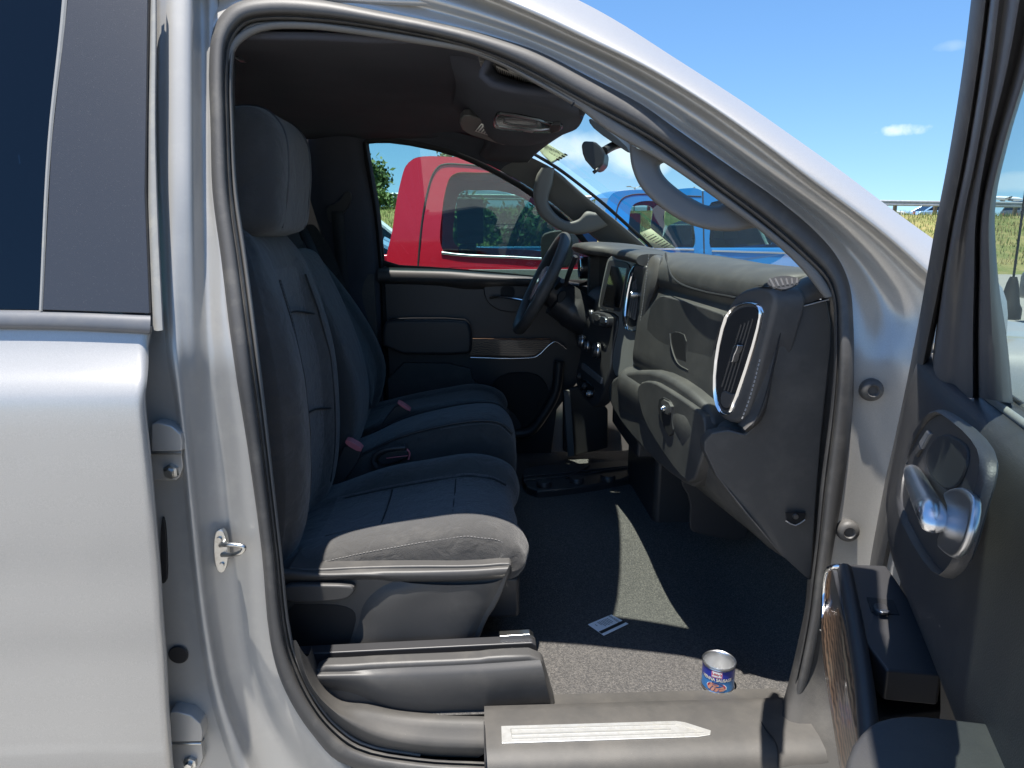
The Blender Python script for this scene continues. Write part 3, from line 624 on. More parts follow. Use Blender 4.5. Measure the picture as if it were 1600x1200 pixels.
def make_seat(y0, y1, dz, label, lean_=0.0):
    c, b = seat('', y0, y1, True, dz, lean_)
    set_parent(c, truck); c['label'] = label; set_parent(b, c)
    s = 1 if y1 > y0 else -1; W = abs(y1 - y0); yc = (y0 + y1) / 2
    # headrest: rounded block, loft of rings across its width
    loop = [(-.418, 1.508), (-.404, 1.57), (-.396, 1.64), (-.403, 1.708), (-.436, 1.744), (-.49, 1.749), (-.535, 1.73), (-.55, 1.66), (-.545, 1.58), (-.53, 1.515), (-.485, 1.490), (-.445, 1.495)]
    loop = [(x - lean_ * max(0, z - 1.0), z) for x, z in loop]
    cx, cz = -.475 - lean_ * .63, 1.62; rows = []
    for t in (-1, -.97, -.88, -.7, -.4, 0, .4, .7, .88, .97, 1):
        k = (1 - abs(t) ** 10) ** .5 * .34 + .66 if abs(t) < 1 else .56
        rows.append(crs([(cx + (x - cx) * k, yc + t * .142, cz + dz + (z - cz) * k) for x, z in loop], 4, True))
    rows = smooth_rows(rows, 2); mb = MB(); grid(mb, rows, VINYL, cu=True)
    for rr in (rows[0], rows[-1]): mb.add(rr, [list(range(len(rr)))], VINYL)
    h = mb.build('headrest', c, sharp=80)
    # headrest seam with thread
    for sg in (-1, 1):
        y = yc + sg * .095
        tube('headrest_seam', [(x + (x - cx) * .006, y, z + dz + (z - cz) * .006) for x, z in loop[:7]], .0022, SMOOTHPL, c)
    for yy in (-.06, .06): lathe('headrest_post', [(.007, 0), (.007, .08)], SATIN, (-.49 - lean_ * .5, yc + yy, 1.45 + dz), (0, 0, 1), c, n=10)
    return c
pseat = make_seat(1.395, 1.875, 0.0, 'front passenger seat in black cloth with speckled woven centre')
dseat = make_seat(2.82, 2.34, 0.018, "driver's seat in black cloth behind the steering wheel", .5)
# seams and thread of the passenger cushion, laid on the cushion by its own section
def cush_z(x, y, dz=0.0):
    xs = [p[0] for p in CUSH[:9]]; zs_ = [p[1] for p in CUSH[:9]]
    st = [(0.0, -.085), (0.004, -.05), (0.012, -.018), (0.035, -.002), (0.07, .006), (0.105, .003), (0.122, -.006), (0.14, -.010), (0.24, -.014), (0.34, -.010), (0.362, .0), (0.38, .016), (0.415, .030), (0.455, .024), (.474, 0)]
    return float(np.interp(x, xs, zs_)) + interp(st, y - 1.395) + dz
def on_cush(x, y, lift=0.001): return np.array([x, y, cush_z(x, y) + lift])
for xs in (-.235, -.07):
    tube('cushion_seam', [on_cush(xs, 1.517 + k * .225 / 8, .0004) for k in range(9)], .0020, BLACK, pseat)
for yy in (1.512, 1.748):
    tube('cushion_seam', [on_cush(x, yy, 0.0) for x in np.linspace(-.36, .06, 14)], .0025, BLACK, pseat)
def thread(name, P, m, parent, r=.0010, step=.0075):
    P = crs(P, 6); mb = MB(); d = [0.0]
    for a, b in zip(P[:-1], P[1:]): d.append(d[-1] + np.linalg.norm(np.array(b) - np.array(a)))
    def ev(x):
        i = int(np.searchsorted(d, x)) - 1; i = max(0, min(i, len(P) - 2)); t = (x - d[i]) / max(d[i + 1] - d[i], 1e-9)
        return np.array(P[i]) * (1 - t) + np.array(P[i + 1]) * t
    s = 0
    while s + step * .6 < d[-1]:
        tube_mb(mb, [ev(s), ev(s + step * .6)], r, m, 5); s += step
    return mb.build(name, parent)
for yy, x0, x1 in ((1.503, -.36, .05), (1.7555, -.38, .05)):
    thread('cushion_thread', [on_cush(x, yy, .0012) for x in np.linspace(x0, x1, 14)], DTHREAD, pseat)
thread('cushion_thread', [np.array([x, 1.4065 + .0, cush_z(x, 1.4065) + .0015]) for x in np.linspace(-.36, .06, 14)], DTHREAD, pseat, r=.0011)
thread('cushion_thread', [np.array([x, 1.3965, cush_z(x, 1.3965) + .001]) for x in np.linspace(-.36, .045, 14)], DTHREAD, pseat, r=.0010)
# back seams
def back_x(z): return float(np.interp(z, [p[1] for p in BACK[:8]], [p[0] for p in BACK[:8]]))
for yy, h in ((1.50, .006), (1.77, .006)):
    tube('back_seam', [(back_x(z) + h, yy + (1.635 - yy) * max(0, (z - 1.2)) * .9, z) for z in np.linspace(.86, 1.40, 14)], .0024, BLACK, pseat)
    thread('back_thread', [(back_x(z) + h + .002, yy - .006 * (1 if yy < 1.6 else -1) + (1.635 - yy) * max(0, (z - 1.2)) * .9, z) for z in np.linspace(.86, 1.40, 14)], DTHREAD, pseat, r=.0009)
for z in (1.30, 1.06):
    tube('back_seam', [(back_x(z) + interp([(1.5, .002), (1.56, -.022), (1.635, -.028), (1.71, -.022), (1.77, .002)], y), y, z + .02 * math.sin((y - 1.5) * 12)) for y in np.linspace(1.51, 1.76, 10)], .0022, BLACK, pseat)
# seat side shield, handle, rails
sy = gy(1.372)
sh_px = [(440, 884), (486, 890), (560, 886), (640, 884), (740, 884), (797, 879), (799, 884), (795, 900), (778, 943), (760, 970), (748, 1002), (738, 1013), (724, 1018), (545, 1018), (455, 1018), (447, 960)]
shield = plate('seat_side_shield', sh_px, sy, (0, .10, 0), PLASTIC, pseat, bevel=0.006, sm=1, seg=3)
# pressed ledge along the top and shallow recess behind the handle
rows = [[gy(1.372)(u, v) for u, v in ((442, 888), (500, 892), (560, 889), (640, 888), (740, 887), (796, 883))], [gy(1.360)(u, v) for u, v in ((442, 893), (500, 897), (560, 895), (640, 893), (740, 891), (794, 887))], [gy(1.358)(u, v) for u, v in ((442, 900), (500, 902), (590, 901), (620, 903), (740, 901), (790, 896))], [gy(1.373)(u, v) for u, v in ((442, 912), (500, 910), (590, 906), (622, 910), (740, 908), (785, 904))]]
mb = MB(); grid(mb, smooth_rows([crs(r, 4) for r in rows], 3), PLASTIC); mb.build('shield_ledge', pseat, sharp=80)
loft('shield_pillow', [[gy(1.374)(u, v) for u, v in ((610, 906), (585, 920), (563, 945), (556, 975), (543, 1012))], [gy(1.364)(u, v) for u, v in ((650, 912), (612, 926), (588, 950), (578, 980), (562, 1012))], [gy(1.362)(u, v) for u, v in ((730, 914), (690, 930), (660, 955), (650, 985), (640, 1012))], [gy(1.366)(u, v) for u, v in ((778, 908), (760, 930), (748, 955), (733, 985), (722, 1010))], [gy(1.376)(u, v) for u, v in ((792, 898), (776, 940), (758, 968), (746, 998), (732, 1014))]], PLASTIC, pseat, kr=5, sharp=80)
plate('height_lever', [(440, 916), (480, 914), (545, 915), (555, 920), (553, 927), (541, 938), (500, 942), (440, 941)], gy(1.350), (0, .02, 0), PLASTIC, pseat, bevel=0.006, sm=1, seg=3)
plate('lever_recess', [(440, 944), (520, 944), (548, 950), (557, 962), (553, 985), (545, 1008), (540, 1016), (450, 1016)], gy(1.3705), (0, .004, 0), BLACK, pseat, bevel=0.001, sm=1)
box('seat_rail', (-.26, 1.415, .600), (.66, .055, .03), SMOOTHPL, pseat, bevel=.004)
box('seat_rail', (-.26, 1.80, .600), (.66, .055, .03), SMOOTHPL, pseat, bevel=.004)
box('seat_pan', (-.2, 1.635, .70), (.56, .40, .10), SMOOTHPL, pseat, bevel=.01)
plate('rail_cover', [(486, 1066), (494, 1042), (548, 1040), (590, 1037), (742, 1031), (770, 1027), (846, 1024), (856, 1060), (870, 1106), (866, 1117), (850, 1122), (760, 1127), (616, 1124), (560, 1117), (521, 1106)], gy(1.262), (0, .035, 0), PLASTIC, pseat, bevel=0.008, sm=1, seg=3)
plate('seat_rail', [(462, 1022), (745, 1008), (832, 1004), (838, 1008), (839, 1026), (742, 1033), (464, 1046)], gy(1.315), (0, .03, 0), SMOOTHPL, pseat, bevel=.003, sm=0)
plate('rail_lock', [(780, 994), (828, 991), (834, 995), (833, 1004), (782, 1006)], gy(1.33), (0, .02, 0), STEEL, pseat, bevel=.002, sm=0)
loft('cover_ledge', [[gy(1.262)(u, v) for u, v in ((496, 1050), (548, 1049), (580, 1046), (742, 1038), (844, 1031))], [gy(1.252)(u, v) for u, v in ((496, 1056), (556, 1056), (590, 1058), (742, 1052), (848, 1044))], [gy(1.252)(u, v) for u, v in ((497, 1066), (556, 1068), (610, 1090), (742, 1090), (856, 1080))], [gy(1.2625)(u, v) for u, v in ((500, 1075), (552, 1084), (620, 1114), (742, 1114), (862, 1104))]], PLASTIC, pseat, kr=5, sharp=80)
# buckles and belts
def buckle(name, px, y, dy, btn, parent):
    b = plate(name, px, gy(y), (0, dy, 0), SMOOTHPL, parent, bevel=.004, sm=1)
    if btn: plate('release_button', btn, gy(y - .003), (0, dy * .8, 0), PINK, b, bevel=.0015, sm=1)
    return b
buckle('belt_buckle', [(541, 690), (566, 704), (560, 722), (546, 742), (530, 762), (512, 756), (524, 726)], 1.905, .045, [(541, 686), (566, 700), (563, 708), (538, 694)], pseat)
buckle('belt_buckle', [(622, 630), (642, 642), (636, 654), (612, 668), (592, 672), (600, 655)], 2.22, .04, [(622, 627), (642, 640), (640, 644), (620, 631)], dseat)
buckle('belt_buckle', [(590, 713), (612, 704), (636, 702), (640, 712), (634, 718), (604, 727), (592, 726)], 1.93, .03, None, pseat)
tube('buckle_edge', [at_y(u, v, 1.925) for u, v in ((636, 702), (640, 708), (638, 718))], .0028, PINK, pseat)
tube('buckle_edge', [at_y(u, v, 1.925) for u, v in ((604, 716), (637, 712))], .0015, PINK, pseat)
tube('belt_boot', [at_y(u, v, 1.925) for u, v in ((588, 730), (583, 720), (590, 708), (606, 702), (634, 699))], .008, SMOOTHPL, pseat)
# driver's belt lying over the seat back
def ribbon(name, path, wdir, wd, m, parent, th=.0015):
    P = crs(path, 5); wv = np.array(wdir, float); wv /= np.linalg.norm(wv)
    rows = [[p - wv * wd / 2 for p in P], [p + wv * wd / 2 for p in P]]
    mb = MB(); grid(mb, rows, m); return mb.build(name, parent, solid=th)
ribbon('seat_belt', [at_y(u, v, y) for u, v, y in ((470, 350, 2.72), (505, 430, 2.60), (530, 500, 2.45), (552, 570, 2.34), (566, 610, 2.29), (574, 640, 2.26))], (0.5, .85, 0), .046, WEB, dseat)
plate('latch_plate', [(553, 562), (560, 572), (572, 590), (575, 601), (568, 604), (556, 588), (549, 570)], gy(2.29), (0, .006, 0), SMOOTHPL, dseat, bevel=.001)
tube('latch_tongue', [at_y(u, v, 2.285) for u, v in ((554, 566), (572, 592))], .0022, SATIN, dseat)
# ---- middle seat
MC = [(-.46, .83), (-.36, .865), (-.25, .915), (-.12, .95), (0.0, .965), (.05, .957), (.085, .925), (.098, .88), (.098, .835)]
rows = []
for y, h, f in ((1.945, -.10, -.012), (1.947, -.045, -.006), (1.96, -.012, 0), (1.99, .004, 0), (2.08, .010, .003), (2.17, .004, 0), (2.21, -.012, 0), (2.225, -.045, -.006), (2.227, -.1, -.012)):
    rows.append(crs([(x + f, y, max(z + h, .80 if i < 8 else .79)) for i, (x, z) in enumerate(MC)], 4))
mb = MB(); grid(mb, smooth_rows(rows, 2), VINYL); mseat = mb.build('middle_seat', truck, sharp=80); mseat['label'] = 'narrow centre seat cushion with padded stitched lid'
rows = []
MBk = [(-.42, .82), (-.385, .88), (-.365, .97), (-.365, 1.06), (-.385, 1.16), (-.425, 1.28), (-.468, 1.38), (-.505, 1.44), (-.54, 1.45), (-.58, 1.40), (-.58, 1.1), (-.56, .85)]
for y, k in ((1.955, .5), (1.958, .85), (1.97, 1), (2.02, 1.06), (2.09, 1.09), (2.16, 1.06), (2.21, 1), (2.222, .85), (2.225, .5)):
    rows.append(crs([(-.50 + (x + .50) * k, y, z - (1 - min(k, 1)) * .03) for x, z in MBk], 4))
mb = MB(); grid(mb, smooth_rows(rows, 2), VINYL); mb.build('middle_seat_back', mseat, sharp=80)
box('storage_base', (-.16, 2.085, .755), (.50, .27, .16), SMOOTHPL, mseat, bevel=.012)
thread('cushion_thread', [(x, 1.955, z - .004) for x, z in MC[3:7]], DTHREAD, mseat)
tube('lid_piping', [(x + .002, 1.968, z + .002) for x, z in MC[1:7]], .0035, SMOOTHPL, mseat)
tube('lid_piping', [(x + .002, 2.20, z + .002) for x, z in MC[1:7]], .0035, SMOOTHPL, mseat)
# floor tray in the middle of the cab
tray = plate('floor_tray', [(812, 738), (830, 727), (900, 724), (985, 718), (1010, 727), (1000, 738), (960, 752), (880, 764), (826, 768)], zs(.672), (0, 0, -.05), SMOOTHPL, truck, bevel=.006, sm=1)
for (u, v) in ((850, 757), (901, 751), (950, 747)):
    lathe('tray_knob', [(0, .012), (.022, .012), (.026, .006), (.026, -.01)], SMOOTHPL, at_z(u, v, .676), (0, 0, 1), tray, n=20)
for px in (((818, 745), (880, 739), (990, 728)), ((818, 751), (900, 742), (1000, 728)), ((885, 748), (920, 728))): tube('tray_rib', [at_z(u, v, .674) for u, v in px], .004, SMOOTHPL, tray)
loft('footwell_block', [[(.80, 1.62, .60), (.80, 1.75, .60), (.80, 1.95, .62)], [(.80, 1.60, .72), (.80, 1.75, .74), (.80, 1.95, .74)], [(.86, 1.60, .82), (.86, 1.75, .84), (.86, 1.95, .84)], [(1.0, 1.60, .92), (1.0, 1.75, .92), (1.0, 1.95, .92)]], SMOOTHPL, truck, kr=3)
plate('heater_duct', [(1060, 752), (1072, 744), (1100, 752), (1168, 800), (1170, 842), (1150, 846), (1082, 834), (1076, 822), (1078, 780)], gy(1.72), (.05, .12, 0), SMOOTHPL, truck, bevel=.01, sm=1)

# =================================================================== DASHBOARD
def fx(y): return .738 - .14 * y
DP_ = [(.46, 1.375), (.30, 1.405), (.16, 1.425), (.07, 1.428), (.03, 1.420), (.006, 1.402), (0, 1.385), (.0, 1.362), (.010, 1.345), (.006, 1.338), (-.012, 1.28), (-.022, 1.20), (-.026, 1.14), (-.020, 1.122), (-.026, 1.116), (-.052, 1.108), (-.066, 1.092), (-.066, 1.04), (-.052, .985), (-.018, .93), (.05, .855), (.13, .80), (.30, .77), (.50, .76)]
rows = []
for y, dzc, dxx in ((1.335, -.02, .05), (1.34, -.008, .02), (1.365, -.002, .004), (1.45, 0, 0), (1.65, .002, 0), (1.82, .005, 0), (1.92, .010, -.002), (1.98, .014, .0), (2.02, .014, .02)):
    pl_ = float(np.interp(y, [1.335, 1.37, 1.44], [.10, .05, 0]))
    rows.append(crs([(fx(y) + dx + dxx * (1 if z < 1.40 else .5) + (pl_ if z < 1.13 and dx < .05 else 0), y, z + dzc * (1 if z > 1.33 else .0)) for dx, z in DP_], 3))
mb = MB(); grid(mb, smooth_rows(rows, 3), DASHPL); dash = mb.build('dashboard', truck, sharp=60)
# centre and driver half of the dash top with instrument hood
rows = []
for y, rx, zt in ((1.96, .43, 1.440), (2.02, .42, 1.446), (2.10, .415, 1.448), (2.25, .415, 1.448), (2.34, .42, 1.448), (2.37, .40, 1.452), (2.40, .36, 1.456), (2.50, .345, 1.462), (2.62, .345, 1.462), (2.74, .35, 1.456), (2.82, .40, 1.44), (2.92, .47, 1.42)):
    rows.append(crs([(.95, y, 1.372), (.75, y, 1.405), (.58, y, zt - .012), (.47, y, zt), (rx + .03, y, zt), (rx + .006, y, zt - .006), (rx, y, zt - .018), (rx + .01, y, zt - .030), (rx + .05, y, zt - .036), (rx + .12, y, zt - .05)], 3))
rows = smooth_rows(rows, 3); mb = MB(); grid(mb, rows, DASHPL); mb.add(rows[0], [list(range(len(rows[0])))], DASHPL); mb.build('dash_top', dash, sharp=60)
DF = lambda off: (lambda u, v: at_pl(u, v, (1, .14, 0), .738 + off))
# seam lines in the top pad
def line(name, px, surf, r, m, parent, k=8): return tube(name, [surf(u, v) for u, v in px], r, m, parent, k=k, sides=6)
def topz(u, v): return at_z(u, v, 1.4275)
line('dash_seam', [(1040, 396), (1043, 412), (1050, 432), (1064, 444), (1100, 456), (1150, 466), (1180, 476)], lambda u, v: at_pl(u, v, (1, .14, -1.0), .738 - 1.40), .0028, BLACK, dash)
# upper glovebox lid with finger pull
lid = plate('glovebox_lid', [(1012, 484), (1028, 463), (1040, 462), (1128, 489), (1131, 496), (1118, 530), (1109, 575), (1107, 618), (1098, 620), (1040, 592), (1010, 577), (1009, 560)], DF(-.020), (.03, 0, 0), DASHPL, dash, bevel=.005, sm=1, seg=3)
plate('finger_pull', [(1047, 521), (1056, 517), (1072, 524), (1071, 560), (1076, 576), (1070, 578), (1058, 566), (1049, 540)], DF(-.0225), (.01, 0, 0), BLACK, lid, bevel=.002, sm=1)
line('pull_rim', [(1047, 521), (1049, 540), (1058, 566), (1076, 579)], DF(-.024), .0022, DASHPL, lid)
# lower glovebox lid, handle and lock
lid2 = plate('glovebox_lid', [(994, 615), (998, 598), (1012, 594), (1030, 600), (1090, 640), (1100, 652), (1101, 690), (1096, 716), (1080, 760), (1058, 740), (1030, 700), (1006, 660)], DF(-.072), (.03, 0, 0), DASHPL, dash, bevel=.006, sm=1, seg=3)
plate('lid_handle', [(1030, 618), (1050, 628), (1049, 656), (1052, 676), (1044, 684), (1034, 662), (1027, 640)], DF(-.076), (.01, 0, 0), BLACK, lid2, bevel=.002, sm=1)
plate('handle_flap', [(1032, 622), (1048, 630), (1046, 650), (1034, 644)], DF(-.080), (.01, 0, 0), DASHPL, lid2, bevel=.002, sm=1)
lathe('lock_barrel', [(0, -.002), (.005, -.002), (.0065, -.004), (.0078, 0), (.0078, .006)], CHROME, DF(-.081)(1037, 638), (1, .14, 0), lid2, n=18)
# lower dash left edge bulge
plate('glovebox_surround', [(960, 586), (988, 578), (1022, 578), (1062, 598), (1112, 642), (1106, 700), (1086, 766), (1056, 750), (1014, 715), (976, 672), (953, 636), (947, 606)], DF(-.060), (.06, 0, 0), DASHPL, dash, bevel=.014, sm=1, seg=4)
# vertical stitched leather edge beside the centre stack
loft('stitched_panel', [[DF(d_)(u, v) for d_, u, v in ((.03, 1010, 396), (.01, 1008, 404), (-.004, 1003, 430), (-.004, 994, 500), (-.004, 982, 578))], [DF(d_)(u, v) for d_, u, v in ((.03, 1014, 396), (.004, 1013, 405), (-.014, 1009, 432), (-.016, 1000, 500), (-.016, 988, 576))], [DF(d_)(u, v) for d_, u, v in ((.04, 1032, 397), (.008, 1031, 408), (-.006, 1026, 440), (-.012, 1010, 490), (-.012, 1004, 575))], [DF(d_)(u, v) for d_, u, v in ((.05, 1040, 399), (.03, 1038, 410), (.02, 1034, 445), (.02, 1014, 490), (.02, 1008, 576))]], LEATHER, dash, kr=4)
thread('stack_stitching', [DF(-.018)(u, v) for u, v in ((1014, 398), (1010, 432), (1001, 500), (990, 572))], THREAD, dash, r=.0011, step=.008)
# right-hand vent: leather housing, chrome ring, vanes, knob
VF = lambda off: (lambda u, v: at_pl(u, v, (1, .45, 0), 1.1335 + off))
hs_px = [(1150, 459), (1168, 450), (1192, 447), (1206, 452), (1212, 465), (1208, 490), (1168, 640), (1158, 658), (1142, 662), (1124, 652), (1114, 630), (1112, 590), (1116, 540), (1130, 490)]
house = plate('vent_housing', hs_px, VF(-.024), (.06, .0, 0), LEATHER, dash, bevel=.009, sm=1, seg=4)
wrap = [[VF(-.012)(u, v) for u, v in ((1180, 446), (1204, 450), (1213, 466), (1208, 492), (1188, 565), (1168, 642), (1152, 663))], [at_y(u, v, 1.300) for u, v in ((1190, 446), (1212, 451), (1222, 468), (1218, 495), (1199, 568), (1179, 645), (1160, 668))], [at_y(u, v, 1.285) for u, v in ((1200, 448), (1222, 455), (1231, 474), (1225, 500), (1206, 575), (1186, 650), (1164, 672))], [at_y(u, v, 1.30) for u, v in ((1208, 452), (1228, 460), (1236, 478), (1231, 505), (1212, 580), (1190, 656), (1168, 676))]]
mb = MB(); grid(mb, smooth_rows([crs(r, 4) for r in wrap], 4), LEATHER); mb.build('vent_wrap', dash, sharp=80)
thread('vent_stitching', [at_y(u, v, 1.296) for u, v in ((1198, 452), (1207, 462), (1207, 485), (1190, 552), (1172, 620), (1159, 656))], THREAD, dash, r=.0013, step=.0082)
ring_px = [(1149, 478), (1165, 473), (1180, 474), (1188, 482), (1187, 500), (1172, 555), (1143, 640), (1136, 648), (1126, 646), (1118, 630), (1115, 600), (1119, 552), (1131, 500), (1140, 486)]
ring('vent_ring', ring_px, VF(-.028), (.004, 0, 0), CHROME, dash, width=3.4, lift=(-.0025, 0, 0), sm=1)
inner_px = [(1151, 484), (1166, 479), (1178, 480), (1184, 487), (1182, 502), (1168, 555), (1140, 636), (1134, 642), (1128, 640), (1122, 626), (1119, 600), (1123, 552), (1134, 504), (1143, 491)]
plate('vent_opening', inner_px, VF(-.0265), (.005, 0, 0), BLACK, dash, bevel=.001, sm=1)
mb = MB()
for i in range(4):
    u0 = 1177 - i * 6; tube_mb(mb, [VF(-.0245)(u0, 498 + i * 3), VF(-.0245)(u0 - 37 + i * 2.2, 622 - i * 6)], .0030, SMOOTHPL, 6)
mb.build('vent_vane', dash)
plate('vent_knob', [(1146, 540), (1153, 538), (1151, 546), (1146, 556), (1144, 566), (1139, 566), (1142, 552)], VF(-.040), (.012, 0, 0), SATIN, dash, bevel=.002, sm=1)
plate('vent_foot', [(1128, 608), (1142, 616), (1148, 614), (1140, 636), (1130, 638), (1124, 626)], VF(-.030), (.008, 0, 0), LEATHER, dash, bevel=.003, sm=1)
# end panel of the dash, speaker corner and grille
EY = lambda u, v: at_y(u, v, 1.282 + .10 * max(0, min(1, (1230 - u) / 150.0)) ** 1.3)
plate('dash_end_panel', [(1229, 484), (1262, 476), (1292, 469), (1299, 505), (1299, 545), (1293, 600), (1284, 690), (1275, 800), (1271, 870), (1268, 904), (1262, 904), (1220, 866), (1165, 803), (1120, 746), (1100, 704), (1100, 690), (1112, 676), (1138, 672), (1164, 678), (1176, 668), (1190, 640), (1212, 560)], EY, (0, .03, 0), PLASTIC, dash, bevel=.005, sm=0, seg=3)
corner = [[at_y(u, v, 1.281) for u, v in ((1228, 482), (1262, 474), (1293, 466), (1303, 478))], [at_y(u, v, 1.278) for u, v in ((1230, 472), (1262, 462), (1290, 452), (1302, 466))], [at_y(u, v, 1.292) for u, v in ((1231, 458), (1258, 444), (1280, 436), (1300, 450))], [at_y(u, v, 1.33) for u, v in ((1226, 452), (1250, 436), (1270, 429), (1292, 440))], [at_y(u, v, 1.42) for u, v in ((1222, 450), (1244, 434), (1262, 428), (1288, 436))]]
mb = MB(); grid(mb, smooth_rows([crs(r, 4) for r in corner], 4), LEATHER); mb.build('dash_corner_pad', dash, sharp=80)
plate('dash_side_trim', [(1290, 452), (1318, 470), (1318, 560), (1304, 700), (1290, 850), (1276, 912), (1264, 906), (1270, 800), (1280, 650), (1290, 540)], lambda u, v: at_y(u, v, 1.302), (0, .02, 0), LEATHER, dash, bevel=.003, sm=0)
line('panel_gap', [(1227, 486), (1262, 476.5), (1295, 468)], lambda u, v: at_y(u, v, 1.2775), .0014, THREAD, dash)
line('panel_gap', [(1227, 486), (1210, 560), (1190, 636), (1176, 666)], lambda u, v: at_y(u, v, 1.2815), .0012, BLACK, dash)
gz = lambda u, v: at_z(u, v, 1.4275)
grl = plate('defrost_grille', [(1196, 443), (1206, 433), (1228, 430), (1248, 434), (1250, 440), (1232, 451), (1218, 452)], gz, (0, 0, -.003), BLACK, dash, bevel=.0005, sm=1)
mb = MB()
for i in range(6): tube_mb(mb, [at_z(1203 + i * 8.5, 436.5 - i * .2, 1.4285), at_z(1210 + i * 7, 449.5 - i * 1.2, 1.4285)], .0018, LEATHER, 6)
mb.build('grille_bar', grl)
plate('airbag_clip', [(1228, 801), (1258, 801), (1258, 812), (1243, 822), (1229, 813)], lambda u, v: at_y(u, v, 1.2785), (0, .004, 0), BLACK, dash, bevel=.001, sm=0)
tube('clip_outline', [at_y(u, v, 1.2765) for u, v in ((1228, 814), (1243, 821), (1258, 812))], .0012, THREAD, dash, k=2)
lathe('clip_stud', [(0, -.003), (.005, -.003), (.006, .002)], SATIN, at_y(1243, 807, 1.2775), (0, 1, 0), dash, n=12)
# ---- centre stack
SF = lambda off: (lambda u, v: at_pl(u, v, (1, .24, -.116), .783 + off))
mb = MB(); box_mb(mb, (.56, 2.15, 1.13), (.22, .40, .56), SMOOTHPL); mb.build('stack_body', dash, bevel=.01)
bez = plate('stack_bezel', [(946, 414), (950, 402), (962, 396), (990, 392), (1008, 395), (1013, 404), (1004, 470), (990, 560), (985, 588), (962, 592), (955, 570), (958, 545), (966, 510), (966, 491), (934, 484), (934, 474)], SF(.008), (.02, 0, 0), BEZEL, dash, bevel=.006, sm=1, seg=3)
plate('display_frame', [(949, 412), (953, 405), (976, 409), (984, 415), (982, 430), (971, 484), (964, 488), (938, 481), (936, 472)], SF(.004), (.02, 0, 0), SMOOTHPL, bez, bevel=.002, sm=1)
plate('display_screen', [(955, 415), (979, 419), (968, 481), (941, 476)], SF(.0025), (.006, 0, 0), GLOSS, bez, bevel=.0006, sm=0)
vent2 = plate('stack_vent', [(990, 423), (1000, 419), (1010, 420), (1003, 470), (996, 508), (984, 512), (978, 504), (979, 480), (984, 450)], SF(.006), (.02, 0, 0), BLACK, bez, bevel=.001, sm=1)
ring('stack_vent_ring', [(987, 418), (1000, 414), (1010, 416), (1006, 470), (998, 516), (982, 518), (974, 506), (974, 485), (979, 450)], SF(.004), (.008, 0, 0), CHROME, bez, width=3.2, lift=(-.003, 0, 0), sm=1)
mb = MB()
for i in range(4): tube_mb(mb, [SF(.002)(1003 - i * 4, 428 + i * 4), SF(.002)(992 - i * 3.2, 500 - i * 2)], .005, SMOOTHPL, 6)
mb.build('stack_vent_vane', bez)
lathe('stack_vent_knob', [(0, -.018), (.009, -.018), (.011, -.01), (.011, .01)], SATIN, SF(-.002)(995, 460), (1, 0, 0), bez, n=14)
ctl = plate('control_panel', [(934, 484), (962, 491), (964, 505), (955, 545), (952, 575), (946, 602), (930, 640), (914, 626), (900, 604), (899, 585), (906, 558), (908, 522), (920, 490)], SF(.010), (.04, 0, 0), SMOOTHPL, dash, bevel=.006, sm=1, seg=3)
plate('toggle_row', [(918, 494), (929, 486), (950, 492), (949, 508), (944, 512), (922, 506)], SF(-.008), (.03, 0, 0), SMOOTHPL, ctl, bevel=.004, sm=1)
for (u, v) in ((932, 496), (942, 500)): plate('toggle_switch', [(u - 5, v - 6), (u + 4, v - 4), (u + 3, v + 7), (u - 6, v + 4)], SF(-.014), (.01, 0, 0), SATIN if u > 935 else SMOOTHPL, ctl, bevel=.002, sm=1)
AX = (-1, 0, .116)
def knob(u, v, r, h=.02):
    c = SF(.008)(u, v)
    k = lathe('control_knob', [(r * 1.08, 0), (r * 1.08, h * .5), (r, h * .55), (r * .95, h), (r * .8, h * 1.06), (0, h * 1.02)], SMOOTHPL, c, AX, ctl, n=28)
    lathe('knob_ring', [(r * 1.10, h * .25), (r * 1.14, h * .35), (r * 1.10, h * .5)], SATIN, c, AX, ctl, n=28)
for u, v, r in ((912, 534, .021), (921, 541, .016), (936, 548, .024)): knob(u, v, r)
knob(926, 490, .012, .014)
for i in range(6):
    t = i / 5; u0 = 912 + t * 25; v0 = 573 + t * 20
    plate('rocker_button', [(u0 - 3, v0 - 6), (u0 + 2.2, v0 - 2.5), (u0 + 1.2, v0 + 7), (u0 - 4, v0 + 3)], SF(.004), (.01, 0, 0), BELTM, ctl, bevel=.001, sm=0)
plate('socket_panel', [(903, 594), (910, 590), (929, 606), (925, 622), (916, 622), (904, 606)], SF(.006), (.01, 0, 0), GLOSS, ctl, bevel=.002, sm=1)
for u, v in ((905, 588), (913, 603), (920, 615)): lathe('power_socket', [(0, .001), (.007, .001), (.009, .006), (.011, .004), (.011, -.004)], SATIN if u > 915 else SMOOTHPL, SF(.004)(u, v), AX, ctl, n=16)
